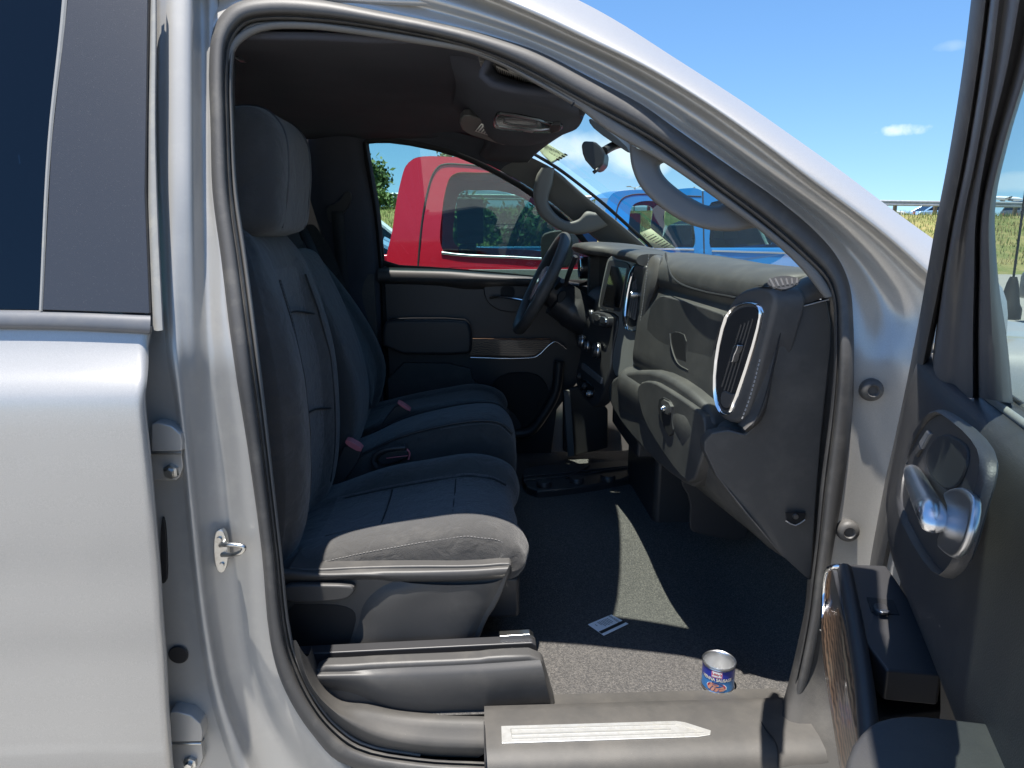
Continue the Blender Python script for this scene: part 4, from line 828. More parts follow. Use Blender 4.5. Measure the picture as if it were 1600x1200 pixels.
# instrument cluster area
mb = MB(); box_mb(mb, (.475, 2.60, 1.31), (.03, .46, .24), GLOSS); mb.build('instrument_panel', dash)
rows = [crs([(.50, y, 1.31), (.44, y, 1.285), (.412, y, 1.25), (.40, y, 1.19), (.41, y, 1.13), (.47, y, 1.09)], 4) for y in (2.325, 2.33, 2.40, 2.55, 2.75)]
mb = MB(); grid(mb, rows, DASHPL); mb.add(rows[0], [list(range(len(rows[0])))], DASHPL); mb.build('cluster_surround', dash, sharp=60)
mb = MB(); box_mb(mb, (.66, 2.16, .77), (.30, .40, .34), SMOOTHPL); mb.build('stack_base', dash, bevel=.02)
rows = [crs([(.47, y, 1.20), (.42, y, 1.19), (.395, y, 1.15), (.40, y, 1.05), (.46, y, .96), (.60, y, .90)], 3) for y in (2.33, 2.45, 2.6, 2.75, 2.93)]
mb = MB(); grid(mb, rows, DASHPL); mb.build('knee_panel', dash)
mb = MB()
for (y, x, z) in ((2.83, .405, 1.36),):
    lathe_mb(mb, [(0, .0), (.028, .0), (.034, -.012), (.04, -.012), (.044, 0), (.044, .05)], SMOOTHPL, (x, y, z), (1, 0, 0), 24)
mb.build('side_vent', dash)
lathe('vent_hoop', [(.040, -.014), (.044, -.012), (.046, -.004)], CHROME, (.405, 2.83, 1.36), (1, 0, 0), dash, n=24)
box('cluster_side', (.47, 2.78, 1.33), (.1, .05, .16), DASHPL, dash, bevel=.01)
# ---- steering wheel and column
wc = np.array([.219, 2.58, 1.315]); tl = np.array([.17, 0, .337]); tl /= np.linalg.norm(tl); nrm = np.array([-tl[2], 0, tl[0]]); ey = np.array([0, -1.0, 0])
def wp(a, b, h=0): return wc + ey * a + tl * b + nrm * h
mb = MB(); N = 60
P = [wp(.186 * math.cos(2 * math.pi * i / N), .186 * math.sin(2 * math.pi * i / N)) for i in range(N + 2)]
tube_mb(mb, P, .0185, LEATHER, 14, cap=False, flat=(1, 1.1)); swh = mb.build('steering_wheel', truck)
def wplate(name, pts, h, th, m, bevel=.004):
    return prism_mb(MB(), [wp(a, b, h) for a, b in chaikin(pts, 1)], -nrm * th, m).build(name, swh, bevel=bevel)
wplate('wheel_hub', [(-.075, .05), (-.04, .068), (.04, .068), (.075, .05), (.07, -.02), (.045, -.075), (-.045, -.075), (-.07, -.02)], .012, .05, SMOOTHPL, .01)
for sg in (-1, 1): wplate('wheel_spoke', [(sg * .06, .035), (sg * .18, .03), (sg * .18, -.012), (sg * .06, -.025)], .002, .022, SMOOTHPL)
for sg in (-1, 1): wplate('wheel_spoke', [(sg * .018, -.06), (sg * .05, -.06), (sg * .066, -.165), (sg * .04, -.178)], .0, .02, SATIN)
for sg in (-1, 1): wplate('switch_pad', [(sg * .082, .026), (sg * .14, .024), (sg * .14, -.006), (sg * .085, -.014)], .010, .012, GLOSS, .003)
for sg in (-1, 1):
    mb = MB(); tube_mb(mb, [wp(sg * .075, .05, .008), wp(sg * .078, -.01, .012), wp(sg * .05, -.075, .008)], .004, SATIN, 6); mb.build('spoke_trim', swh)
# emblem: outlined cross-shaped badge
wplate('wheel_emblem', [(-.030, -.002), (-.026, .008), (-.010, .008), (-.009, .012), (.011, .012), (.010, .007), (.030, .007), (.026, -.006), (.010, -.006), (.009, -.011), (-.011, -.011), (-.010, -.006), (-.029, -.006)], .0165, .006, CHROME, .0008)
tube('steering_column', [wp(0, -.005, -.03), wp(0, -.01, -.10), wp(0, -.02, -.20), wp(0, -.03, -.30)], [.05] * 4 if False else .058, SMOOTHPL, swh, k=1, sides=20)
tube('column_shroud', [wp(0, -.02, -.045), wp(0, -.025, -.075), wp(0, -.035, -.14), wp(0, -.045, -.22)], [.045] * 6 + [.066] * 6 + [.07] * 7, SMOOTHPL, swh, k=6, sides=20, flat=(1.15, .95))
plate('paddle_control', [(872, 458), (884, 452), (886, 462), (876, 474), (870, 472)], gy(2.50), (0, .02, 0), BLACK, swh, bevel=.003, sm=1)
tube('wiper_stalk', [wp(.02, 0, -.05), wp(.10, .03, -.05), wp(.15, .045, -.045)], .008, SMOOTHPL, swh)
tube('shift_lever', [wp(.02, .02, -.08), wp(.09, .09, -.06), wp(.12, .14, -.05)], .009, SMOOTHPL, swh)
# =================================================================== FAR SIDE OF THE CABIN (driver's door etc.)
def fd(x, z): return 2.945 - max(0, z - 1.34) * 0.26
fdo = lambda d: (lambda u, v: on(u, v, lambda x, z: fd(x, z) + d))
ddoor = plate('driver_door', [(598, 420), (700, 424), (790, 433), (905, 445), (960, 460), (930, 560), (870, 640), (860, 720), (600, 700), (592, 640), (590, 440)], fdo(.012), (0, .03, 0), SMOOTHPL, truck, bevel=.004, sm=0)
loft('door_top_pad', [[fdo(.04)(u, v) for u, v in ((590, 416), (700, 420), (760, 425), (835, 431), (905, 440))], [fdo(0.0)(u, v) for u, v in ((590, 417), (700, 421), (760, 426), (835, 433), (905, 442))], [fdo(-.035)(u, v) for u, v in ((590, 424), (690, 427), (742, 431), (835, 437), (905, 446))], [fdo(-.035)(u, v) for u, v in ((590, 438), (690, 440), (728, 440), (835, 441), (905, 449))], [fdo(-.012)(u, v) for u, v in ((590, 441), (690, 444), (727, 448), (800, 446), (905, 452))], [fdo(.012)(u, v) for u, v in ((590, 443), (690, 447), (730, 452), (800, 450), (905, 454))]], DASHPL, ddoor, kr=3)
plate('map_pocket', [(596, 566), (735, 568), (740, 600), (800, 640), (820, 672), (800, 700), (604, 700)], fdo(-.005), (0, .02, 0), PLASTIC, ddoor, bevel=.006, sm=1)
plate('door_armrest', [(597, 504), (612, 499), (722, 499), (736, 508), (738, 545), (732, 556), (597, 554)], fdo(-.075), (0, .09, 0), SMOOTHPL, ddoor, bevel=.014, sm=1, seg=4)
tube('armrest_edge', [fdo(-.078)(u, v) for u, v in ((632, 500), (700, 501), (728, 503))], .002, BELTM, ddoor)
plate('wood_strip', [(733, 530), (862, 531), (858, 540), (836, 556), (822, 558), (733, 556)], fdo(-.035), (0, .04, 0), WOOD, ddoor, bevel=.004, sm=0)
tube('strip_trim', [fdo(-.038)(u, v) for u, v in ((735, 558.5), (822, 559.5), (838, 557), (862, 536), (868, 534), (885, 545))], .0032, CHROME, ddoor, k=4)
bz = plate('handle_bezel', [(755, 448), (764, 436), (780, 431), (836, 434), (850, 440), (850, 480), (836, 489), (786, 488), (766, 478), (757, 464)], fdo(-.006), (0, .02, 0), SMOOTHPL, ddoor, bevel=.005, sm=1)
plate('handle_recess', [(782, 447), (800, 446), (806, 456), (800, 468), (782, 466)], fdo(-.0085), (0, .01, 0), BLACK, ddoor, bevel=.001, sm=1)
tube('door_handle', [fdo(-.03)(u, v) for u, v in ((765, 466), (774, 464), (800, 466), (822, 470))], .008, CHROME, ddoor, flat=(1, .7))
plate('speaker_pocket', [(770, 585), (840, 580), (860, 610), (858, 640), (840, 660), (812, 672), (780, 668), (764, 640)], fdo(-.002), (0, .01, 0), BLACK, ddoor, bevel=.004, sm=2)
tube('pocket_rim', [fdo(-.025)(u, v) for u, v in ((874, 565), (868, 612), (848, 650), (826, 675), (800, 678), (740, 676))], .022, SMOOTHPL, ddoor)
plate('kick_panel', [(880, 612), (915, 600), (950, 640), (950, 700), (900, 712), (880, 705)], gy(2.86), (0, .03, 0), SMOOTHPL, truck, bevel=.006, sm=0)
plate('pedal_arm', [(881, 612), (891, 610), (896, 690), (898, 712), (888, 714), (885, 680)], gy(2.70), (0, .02, 0), TRIM, truck, bevel=.002, sm=0)
# window opening: sash, seal, glass
wpx = [(570, 224), (576, 219), (620, 219), (700, 235), (756, 258), (830, 300), (890, 348), (925, 392), (935, 440), (905, 443), (835, 435), (700, 423), (598, 417), (594, 390), (580, 300)]
ring('window_seal', wpx, fdo(.004), (0, .008, 0), BLACK, ddoor, width=9, lift=(0, -.004, 0), sm=1)
plate('driver_window_glass', wpx, fdo(.04), (0, .004, 0), SIDEG, ddoor, bevel=0, sm=0)
# driver side mirror outside the glass
mir = plate('wing_mirror', [(843, 372), (852, 362), (884, 358), (894, 366), (896, 410), (884, 420), (846, 416)], gy(3.28), (.05, .14, 0), BLACK, truck, bevel=.02, sm=1)
# far B pillar trim with belt guide
bp = loft('far_pillar_trim', [[fdo(.03)(u, v) for u, v in ((577, 205), (576, 222), (592, 330), (601, 420), (604, 520), (606, 640))], [fdo(-.01)(u, v) for u, v in ((567, 205), (565, 225), (582, 330), (590, 420), (594, 520), (597, 640))], [fdo(-.03)(u, v) for u, v in ((558, 200), (556, 226), (574, 330), (583, 420), (588, 520), (592, 640))], [fdo(-.045)(u, v) for u, v in ((540, 195), (538, 226), (545, 330), (552, 430), (556, 520), (562, 640))], [fdo(-.03)(u, v) for u, v in ((505, 190), (500, 226), (506, 330), (512, 430), (516, 520), (522, 640))], [fdo(.03)(u, v) for u, v in ((478, 182), (474, 226), (476, 330), (480, 430), (486, 520), (496, 640))]], HEAD, truck, kr=3)
loft('door_frame_seal', [[fdo(-.002)(u, v) for u, v in ((566, 222), (571, 260), (583, 330), (592, 420), (596, 520), (600, 640))], [fdo(-.016)(u, v) for u, v in ((571, 222), (577, 260), (588, 330), (596, 420), (600, 520), (605, 640))], [fdo(.02)(u, v) for u, v in ((576, 224), (582, 260), (594, 330), (602, 420), (607, 520), (612, 640))]], BLACK, truck, kr=3)
plate('belt_guide', [(509, 322), (524, 318), (535, 306), (540, 298), (549, 300), (549, 314), (540, 330), (528, 342), (512, 348)], fdo(-.055), (0, .02, 0), SMOOTHPL, bp, bevel=.004, sm=1)
ribbon('shoulder_belt', [fdo(-.056)(u, v) for u, v in ((527, 330), (531, 380), (536, 440), (542, 520))], (1, 0, 0), .046, WEB, bp)
plate('lower_pillar_trim', [(505, 428), (584, 428), (598, 640), (540, 640)], fdo(-.04), (0, .02, 0), PLASTIC, bp, bevel=.004, sm=0)
plate('belt_slot', [(545, 475), (552, 474), (551, 490), (540, 494)], fdo(-.048), (0, .01, 0), BELTM, bp, bevel=.001, sm=0)
# far rear: wall between pillar and back window with the small rear door window
mb = MB()
for x0, x1, z0, z1 in ((-1.75, -.62, .5, 1.36), (-1.75, -.62, 1.72, 1.9), (-.86, -.62, 1.3, 1.8), (-1.75, -1.50, 1.3, 1.8)):
    box_mb(mb, ((x0 + x1) / 2, 2.955 - (.06 if z0 > 1.2 else 0), (z0 + z1) / 2), (x1 - x0, .03, z1 - z0), SMOOTHPL)
mb.build('far_rear_door', truck)
mb = MB(); mb.add([(-1.5, 2.93, 1.34), (-.86, 2.93, 1.34), (-.86, 2.86, 1.74), (-1.5, 2.86, 1.74)], [(0, 1, 2, 3)], SIDEG); mb.build('far_rear_glass', truck)
# far rail above the window and far A pillar trim
fr_px = [(560, 214), (576, 213), (620, 213), (702, 229), (762, 253), (838, 295), (900, 344), (960, 394), (1010, 436)]
up_px = [(560, 190), (600, 190), (660, 196), (740, 214), (812, 238), (860, 262), (905, 300), (965, 348), (1022, 398)]
rows = [[fdo(.0)(u, v + 4) for u, v in fr_px], [fdo(-.006)(u, v + 4) for u, v in fr_px], [fdo(-.03)(u, v) for u, v in ml(fr_px, up_px, .15)], [fdo(-.055)(u, v) for u, v in ml(fr_px, up_px, .5)], [fdo(-.10)(u, v) for u, v in up_px], [fdo(-.10)(u + 3, v - 3) for u, v in up_px]]
rows[5] = [p + np.array([.05, .03, -.03]) for p in rows[4]]
mb = MB(); grid(mb, smooth_rows([crs(r, 4) for r in rows], 3), TRIM, mfn=lambda i, j: HEAD if j < 17 else TRIM); fap = mb.build('far_roof_rail_trim', truck, sharp=80)
fh = lambda d: fdo(d)
HO2 = [(846, 262), (838, 275), (834, 312), (844, 337), (870, 357), (900, 366), (926, 362), (950, 352)]
HI2 = [(866, 262), (863, 286), (856, 314), (863, 329), (886, 346), (904, 342), (916, 330), (930, 332)]
rows = [[fh(-.06)(u, v) for u, v in ml(HO2, HI2, .04)], [fh(-.11)(u, v) for u, v in HO2], [fh(-.125)(u, v) for u, v in ml(HO2, HI2, .1)], [fh(-.128)(u, v) for u, v in ml(HO2, HI2, .5)], [fh(-.125)(u, v) for u, v in ml(HO2, HI2, .9)], [fh(-.10)(u, v) for u, v in HI2], [fh(-.06)(u, v) for u, v in ml(HO2, HI2, .96)]]
rows.append(rows[0])
mb = MB(); grid(mb, smooth_rows([crs(r, 5) for r in rows], 3), TRIM); mb.build('grab_handle', fap, sharp=80)
# =================================================================== WINDSCREEN, NEAR A-PILLAR TRIM, OVERHEAD
rows = [crs([(.10, 1.42, 1.87), (.16, 1.6, 1.90), (.20, 2.1, 1.93), (.16, 2.6, 1.90), (.10, 2.78, 1.87)], 6), crs([(.235, 1.40, 1.805), (.29, 1.6, 1.84), (.33, 2.1, 1.865), (.29, 2.6, 1.84), (.235, 2.80, 1.805)], 6), crs([(.55, 1.31, 1.60), (.62, 1.6, 1.625), (.665, 2.1, 1.635), (.62, 2.6, 1.625), (.55, 2.89, 1.60)], 6), crs([(.87, 1.22, 1.375), (.96, 1.6, 1.375), (1.01, 2.1, 1.375), (.96, 2.6, 1.375), (.87, 2.98, 1.375)], 6)]
mb = MB(); grid(mb, smooth_rows(rows, 6), WSG); wsc = mb.build('windscreen', truck, sharp=80)
WR = smooth_rows(rows, 20)
def on_ws(u, v, lift=0.0):
    """where the sight line meets the windscreen"""
    y = 2.0; best = None
    A = np.array([p for r in WR for p in crs(r, 3)])
    d = ray(u, v); d = d / np.linalg.norm(d); q = A - OO; t = q @ d
    dist = np.linalg.norm(q - np.outer(t, d), axis=1); i = np.argsort(dist)[:6]
    tt = float(np.mean(t[i])); return OO + d * (tt - lift)
# stickers on the inside of the glass
def ws_patch(name, quad, m, parent, lift=.004):
    P = [on_ws(u, v, lift) for u, v in quad]; mb = MB(); mb.add(P, [tuple(range(len(P)))], m); return mb.build(name, parent, solid=.0006), P
s1, P = ws_patch('stock_sticker', [(838, 228), (850, 221), (886, 243), (862, 256), (846, 240)], STICK, wsc)
def px_text(mb, body, c, ex, ey, depth, m, off):
    """flat lettering on a surface through the given pixel with in-picture axes"""
    v, f = text_pts(body, 1.0)
    P = [on_plane(c[0] + ex[0] * p[0] + ey[0] * p[1], c[1] + ex[1] * p[0] + ey[1] * p[1], *depth) - off for p in v]
    mb.add(P, f, m)
def on_plane(u, v, n, d0): return at_pl(u, v, n, d0)
def plane_of(P):
    a, b, c = [np.array(p) for p in (P[0], P[1], P[2])]; n = np.cross(b - a, c - a); n /= np.linalg.norm(n); return n, float(n @ a)
pl1 = plane_of([P[0], P[2], P[3]]); dv = ray(860, 240) * .010
mb = MB(); px_text(mb, '86VU009', (856, 231), (-9.5, -4.2), (-7.5, 11) if False else (6.5, 8.5), pl1, INK, dv); px_text(mb, '1500', (866, 242), (-8, -4.4), (5, 6.5), pl1, INK, dv)
mb.build('sticker_lettering', wsc)
mb = MB()
for i in range(4):
    a = (868 + i * 4.2, 248.5 - i * 2.6)
    mb.add([at_pl(u, v, *pl1) - dv for u, v in ((a[0], a[1]), (a[0] + 5, a[1] + 3), (a[0] + 7, a[1] + 1.6), (a[0] + 2, a[1] - 1.4))], [(0, 1, 2, 3)], INK)
mb.build('sticker_print', wsc)
s2, P2 = ws_patch('price_sticker', [(1000, 364), (1017, 357), (1056, 388), (1022, 388)], STICK, wsc)
pl2 = plane_of([P2[0], P2[1], P2[2]]); mb = MB(); px_text(mb, 'SS', (1007, 367.5), (-4, 4.4), (6, 4) if False else (-5, -4), pl2, INK, dv)
for i in range(7):
    a = np.array([1009 + i * 4.6, 371 + i * 2.6]); e = np.array([11.5, -6.0]) * (1 - .06 * (i % 3)); q = np.array([1.5, 1.1]) * (1 if i % 2 else .6)
    mb.add([at_pl(*p, *pl2) - dv for p in (a, a + e, a + e + q, a + q)], [(0, 1, 2, 3)], LABELK)
mb.build('sticker_print', wsc)
# black seal band along the glass edge
def band(name, px, wd, m, parent, lift=.004):
    C = crs([np.array(p, float) for p in px], 5); n = len(C); A = []; B = []
    for i in range(n):
        t = C[min(i + 1, n - 1)] - C[max(i - 1, 0)]; t = t / np.linalg.norm(t); nn = np.array([-t[1], t[0]])
        A.append(on_ws(*(C[i] + nn * wd / 2), lift)); B.append(on_ws(*(C[i] - nn * wd / 2), lift))
    mb = MB(); grid(mb, [A, B], m); return mb.build(name, parent, solid=.004)
band('glass_seal', [(830, 238), (870, 262), (905, 288), (945, 320), (985, 356), (1018, 386)], 5, BLACK, wsc)
# rear view mirror on its stalk
mr_ = plate('rear_view_mirror', [(908, 226), (912, 220), (930, 221), (940, 230), (945, 240), (943, 256), (936, 263), (928, 266), (914, 250), (910, 240)], gy(1.98), (.03, .10, .0), SMOOTHPL, truck, bevel=.008, sm=0, seg=3)
tube('mirror_stalk', [at_y(944, 236, 2.02), at_y(956, 229, 2.05), at_y(968, 225, 2.08), at_y(984, 224, 2.10)], .012, SMOOTHPL, mr_)
tube('mirror_lever', [at_y(936, 262, 1.99), at_y(932, 266, 1.98), at_y(927, 270, 1.98)], .005, SMOOTHPL, mr_)
plate('sensor_housing', [(918, 188), (924, 184), (978, 226), (984, 240), (974, 234), (930, 204)], gy(2.02), (.06, .10, .0), SMOOTHPL, headl, bevel=.006, sm=1)
# near A pillar trim: band between rubber and glass
N1 = [(352, 96), (364, 60), (402, 38), (480, 34), (560, 44), (640, 55), (760, 81), (840, 115), (915, 161), (1000, 212), (1080, 268), (1150, 318), (1220, 372), (1280, 424), (1304, 462)]
N2 = [(358, 100), (374, 70), (408, 50), (480, 46), (556, 54), (634, 66), (752, 88), (830, 121), (898, 164), (946, 202), (1040, 256), (1122, 313), (1184, 358), (1252, 420), (1288, 466)]
assert len(N1) == len(N2), (len(N1), len(N2))
rows = [seq([(u + 8, v - 8) for u, v in N1], 0.03), seq(N1, 0.012), seq(ml(N1, N2, .12), 0.008), seq(ml(N1, N2, .5), 0.010), seq(ml(N1, N2, .9), 0.016), seq(N2, 0.024), seq([(u + 2, v - 2) for u, v in N2], 0.04)]
mb = MB(); grid(mb, smooth_rows([crs(r, 4) for r in rows], 3), TRIM); nap = mb.build('near_pillar_trim', truck, sharp=80)
# grab handle of that pillar: outer arch with the opening behind it
hy = lambda d: (lambda u, v: on(u, v, lambda x, z: ws(x, z) + d))
HO = [(984, 226), (987, 258), (1000, 290), (1028, 320), (1066, 345), (1104, 358), (1146, 361), (1184, 356), (1202, 362)]
HI = [(1040, 252), (1030, 258), (1034, 272), (1058, 296), (1086, 314), (1104, 322), (1124, 322), (1132, 318), (1150, 322)]
rows = [[hy(.072)(u, v) for u, v in HO], [hy(.050)(u, v) for u, v in HO], [hy(.042)(u, v) for u, v in ml(HO, HI, .06)], [hy(.038)(u, v) for u, v in ml(HO, HI, .16)], [hy(.037)(u, v) for u, v in ml(HO, HI, .5)], [hy(.038)(u, v) for u, v in ml(HO, HI, .84)], [hy(.043)(u, v) for u, v in ml(HO, HI, .95)], [hy(.052)(u, v) for u, v in HI], [hy(.072)(u, v) for u, v in HI], [hy(.076)(u, v) for u, v in ml(HO, HI, .5)]]
rows.append(rows[0])
mb = MB(); grid(mb, smooth_rows([crs(r, 5) for r in rows], 2), TRIM); mb.build('grab_handle', nap, sharp=80)
tube('trim_joint', [hy(.012)(u, v) for u, v in ((895, 152), (897, 160), (893, 166))], .0015, BLACK, nap)
# overhead: visors, console, map lamp, labels
def ov(d): return lambda u, v: at_z(u, v, d)
vis = plate('sun_visor', [(746, 92), (800, 112), (860, 140), (898, 158), (900, 164), (874, 162), (830, 147), (782, 129), (752, 110)], lambda u, v: at_pl(u, v, (0, .10, 1), 1.96), (0, .01, .02), TRIM, headl, bevel=.006, sm=1)
vpl = lambda u, v: at_pl(u, v, (0, .10, 1), 1.96 - .003)
def lab(name, quad, surf, parent, nb):
    P = [surf(u, v) for u, v in quad]; mb = MB(); mb.add(P, [(0, 1, 2, 3)], LABELM); o = mb.build(name, parent, solid=.0008)
    a, b, c, d = [np.array(p) for p in P]; mb = MB(); lift = np.array([0, -.0016, -.0016])
    for i in range(nb):
        if i == nb // 2: continue
        t0 = (i + .28) / nb; t1 = (i + .72) / nb
        q = lambda s, t: (a * (1 - s) + b * s) * (1 - t) + (d * (1 - s) + c * s) * t + lift
        mb.add([q(t0, .12), q(t1, .12), q(t1, .88), q(t0, .88)], [(0, 1, 2, 3)], LABELK)
    mb.build('label_print', parent)
lab('visor_label', [(775, 103), (833, 128), (832, 135), (778, 114)], vpl, headl, 17)
console = loft('overhead_console', [[at_y(u, v, y) + np.array([-.02, -.02, .08]) for u, v, y in ((704, 96, 1.62), (740, 112, 1.62), (776, 128, 1.62), (820, 146, 1.62), (866, 162, 1.62), (905, 176, 1.66))], [at_y(u, v, y) for u, v, y in ((704, 96, 1.62), (740, 112, 1.62), (776, 128, 1.62), (820, 146, 1.62), (866, 162, 1.62), (905, 176, 1.66))], [at_y(u, v, y) for u, v, y in ((712, 130, 1.80), (742, 154, 1.76), (774, 164, 1.74), (814, 166, 1.74), (866, 173, 1.76), (912, 182, 1.84))], [at_y(u, v, y) for u, v, y in ((708, 160, 2.05), (734, 184, 2.02), (768, 207, 1.99), (818, 210, 1.99), (862, 213, 2.0), (900, 202, 2.02))], [at_y(u, v, y) for u, v, y in ((706, 166, 2.25), (734, 196, 2.25), (772, 222, 2.2), (822, 228, 2.2), (850, 222, 2.2), (872, 212, 2.2))]], HEAD, headl, kr=4, sharp=80)
cp = lambda d: (lambda u, v: at_pl(u, v, (0, .13, 1), 1.781 + .13 * 1.82 - .006 + d))
lamp = plate('map_lamp', [(770, 196), (774, 180), (782, 176), (852, 190), (880, 196), (878, 204), (862, 210), (800, 205), (776, 203)], cp(-.004), (0, .01, .03), GLOSS, headl, bevel=.003, sm=1)
ring('lamp_rim', [(773, 198), (776, 181), (784, 178), (862, 193), (858, 206), (800, 202)], cp(-.006), (0, 0, .004), SATIN, lamp, width=1.6, sm=1)
ring('lamp_rim', [(786, 195), (790, 184), (840, 191), (838, 200)], cp(-.006), (0, 0, .004), BELTM, lamp, width=1.6, sm=1)
plate('console_button', [(861, 196), (876, 195), (874, 203), (862, 209), (858, 205)], cp(-.008), (0, 0, .008), SMOOTHPL, lamp, bevel=.001, sm=0)
plate('console_button', [(820, 204), (836, 205), (832, 208), (818, 206)], cp(-.007), (0, 0, .006), SATIN, lamp, bevel=.001, sm=0)
dv_ = plate('sun_visor', [(716, 190), (728, 178), (760, 190), (822, 208), (812, 218), (792, 229), (768, 222), (724, 208)], lambda u, v: at_pl(u, v, (0, .08, 1), 1.742 + .08 * 2.4), (0, .02, .02), TRIM, headl, bevel=.005, sm=1)
lab('visor_label', [(752, 193), (791, 205), (780, 217), (742, 205)], lambda u, v: at_pl(u, v, (0, .08, 1), 1.742 + .08 * 2.4 - .003), headl, 9)
plate('coat_hook', [(366, 90), (374, 88), (381, 95), (372, 94)], gy(1.62), (0, .02, 0), SATIN, headl, bevel=.001, sm=0)
# =================================================================== OPEN FRONT DOOR
A_ = R(68); HD = np.array([.70, 1.10, 0.0]); dt = np.array([-math.cos(A_), -math.sin(A_), 0]); dn = np.array([-math.sin(A_), math.cos(A_), 0])
def L(t, n, z): return HD + dt * t + dn * n + np.array([0, 0, z])
def lean(z): return max(0, z - 1.32) * .28
def dp(n): return lambda u, v: door_on(u, v, n)
def door_on(u, v, n):
    P = at_pl(u, v, dn, float(dn @ HD) + n)
    for _ in range(20): P = at_pl(u, v, dn, float(dn @ HD) + n + lean(P[2]))
    return P
vecn = -dn
# inner panel: profile swept along the door
pp = [(-.03, 1.325), (.02, 1.322), (.042, 1.314), (.058, 1.29), (.072, 1.24), (.084, 1.17), (.090, 1.115), (.082, 1.085), (.046, 1.06), (.014, 1.04), (.0, 1.0), (.0, .80), (.0, .66), (-.01, .58), (-.03, .56)]
rows = []
for t, k in ((.115, .1), (.122, .3), (.145, .42), (.20, .50), (.30, .64), (.42, .66), (.55, .64), (.85, .64), (1.06, .6), (1.10, .6), (1.105, .2)):
    rows.append(crs([L(t, n * k if n > 0 else n, z) for n, z in pp], 4))
mb = MB(); grid(mb, smooth_rows(rows, 3), PLASTIC, mfn=lambda i, j: DOORPL); fdoor = mb.build('front_door', truck, sharp=70)
# outer skin and edges of the open door
sk = [(-.02, 1.33), (-.035, 1.30), (-.06, 1.26), (-.072, 1.2), (-.075, 1.0), (-.075, .75), (-.06, .58), (-.03, .55)]
rows = [crs([L(t, n * k, z) for n, z in sk], 3) for t, k in ((-.02, .5), (-.01, .9), (.1, 1), (.6, 1), (1.1, 1), (1.12, .7))]
mb = MB(); grid(mb, smooth_rows(rows, 2), SILVER); mb.build('door_skin', fdoor, sharp=70)
mb = MB(); prism_mb(mb, [L(-.01, -.06, .56), L(-.01, -.06, 1.30), L(-.005, .0, 1.32), L(-.005, .01, .58)], dt * .07, SILVER_IN); mb.build('door_front_edge', fdoor, bevel=.004)
# rubber strip on the door's leading edge
loft('door_edge_seal', [[dp(0.0)(u, v) for u, v in ((1522, -40), (1505, 100), (1483, 240), (1462, 350), (1448, 430), (1432, 520), (1412, 620), (1384, 745), (1342, 890))], [dp(.012)(u, v) for u, v in ((1530, -40), (1513, 100), (1492, 240), (1472, 350), (1458, 430), (1442, 520), (1424, 620), (1398, 745), (1362, 890))], [dp(.012)(u, v) for u, v in ((1545, -40), (1528, 100), (1506, 240), (1484, 350), (1470, 430), (1452, 520), (1432, 620), (1408, 745), (1378, 890))], [dp(-.004)(u, v) for u, v in ((1552, -40), (1535, 100), (1513, 240), (1490, 350), (1476, 430), (1458, 540), (1440, 640), (1416, 760), (1392, 890))]], RUBBER, fdoor, kr=3, sharp=80)
# window frame: front post of the sash with its folds
F0 = [(1549, -40), (1532, 100), (1510, 240), (1488, 350), (1474, 430), (1462, 520), (1450, 622)]
F1 = [(1566, -40), (1549, 100), (1526, 240), (1503, 350), (1492, 430), (1484, 520), (1474, 622)]
F2 = [(1600, -40), (1575, 100), (1541, 240), (1524, 350), (1522, 430), (1520, 520), (1520, 622)]
F3 = [(1635, -40), (1600, 100), (1558, 240), (1536, 340), (1534, 430), (1532, 520), (1533, 622)]
F4 = [(1660, -40), (1612, 100), (1572, 230), (1552, 330), (1555, 430), (1562, 520), (1568, 628)]
rows = [[dp(-.006)(u, v) for u, v in F0], [dp(.012)(u, v) for u, v in ml(F0, F1, .3)], [dp(.014)(u, v) for u, v in F1], [dp(.010)(u, v) for u, v in ml(F1, F2, .25)], [dp(.012)(u, v) for u, v in ml(F1, F2, .6)], [dp(.013)(u, v) for u, v in F2], [dp(.003)(u, v) for u, v in ml(F2, F3, .5)], [dp(.010)(u, v) for u, v in F3], [dp(.010)(u, v) for u, v in ml(F3, F4, .6)], [dp(.002)(u, v) for u, v in F4], [dp(-.03)(u, v) for u, v in F4]]
mb = MB(); grid(mb, smooth_rows([crs(r, 5) for r in rows], 3), FRAME); mb.build('window_frame', fdoor, sharp=80)
# upper and rear sash of the same frame
mb = MB()
def sash(a, b, wd=.05, th=.045):
    a = np.array(a); b = np.array(b); d = b - a; ln = np.linalg.norm(d[[0, 2]])
    px_ = np.array([-d[2], 0, d[0]]) / ln * wd / 2
    q = [L(*(p + s * px_)) for p, s in ((a, 1), (b, 1), (b, -1), (a, -1))]
    prism_mb(mb, q, dn * th, SMOOTHPL)
def ln(t, z): return (t, lean(z) - .02, z)
sash(ln(.46, 1.80), ln(.62, 1.87)); sash(ln(.62, 1.87), ln(1.02, 1.885)); sash(ln(1.02, 1.885), ln(1.08, 1.32), .07)
mb.build('window_frame_top', fdoor, bevel=.006)
gp = [dp(-.012)(u, v) for u, v in ml(F3, F4, .5)[::-1]] + [L(.62, lean(1.87) - .012, 1.87), L(1.02, lean(1.88) - .012, 1.88), L(1.07, -.012, 1.30)]
mb = MB(); mb.add(gp, [list(range(len(gp)))], SIDEG); mb.build('front_door_glass', fdoor)
tube('belt_seal', [L(.17, .0, 1.322), L(.5, .0, 1.326), L(1.06, .0, 1.328)], .0042, GREYLINE, fdoor)
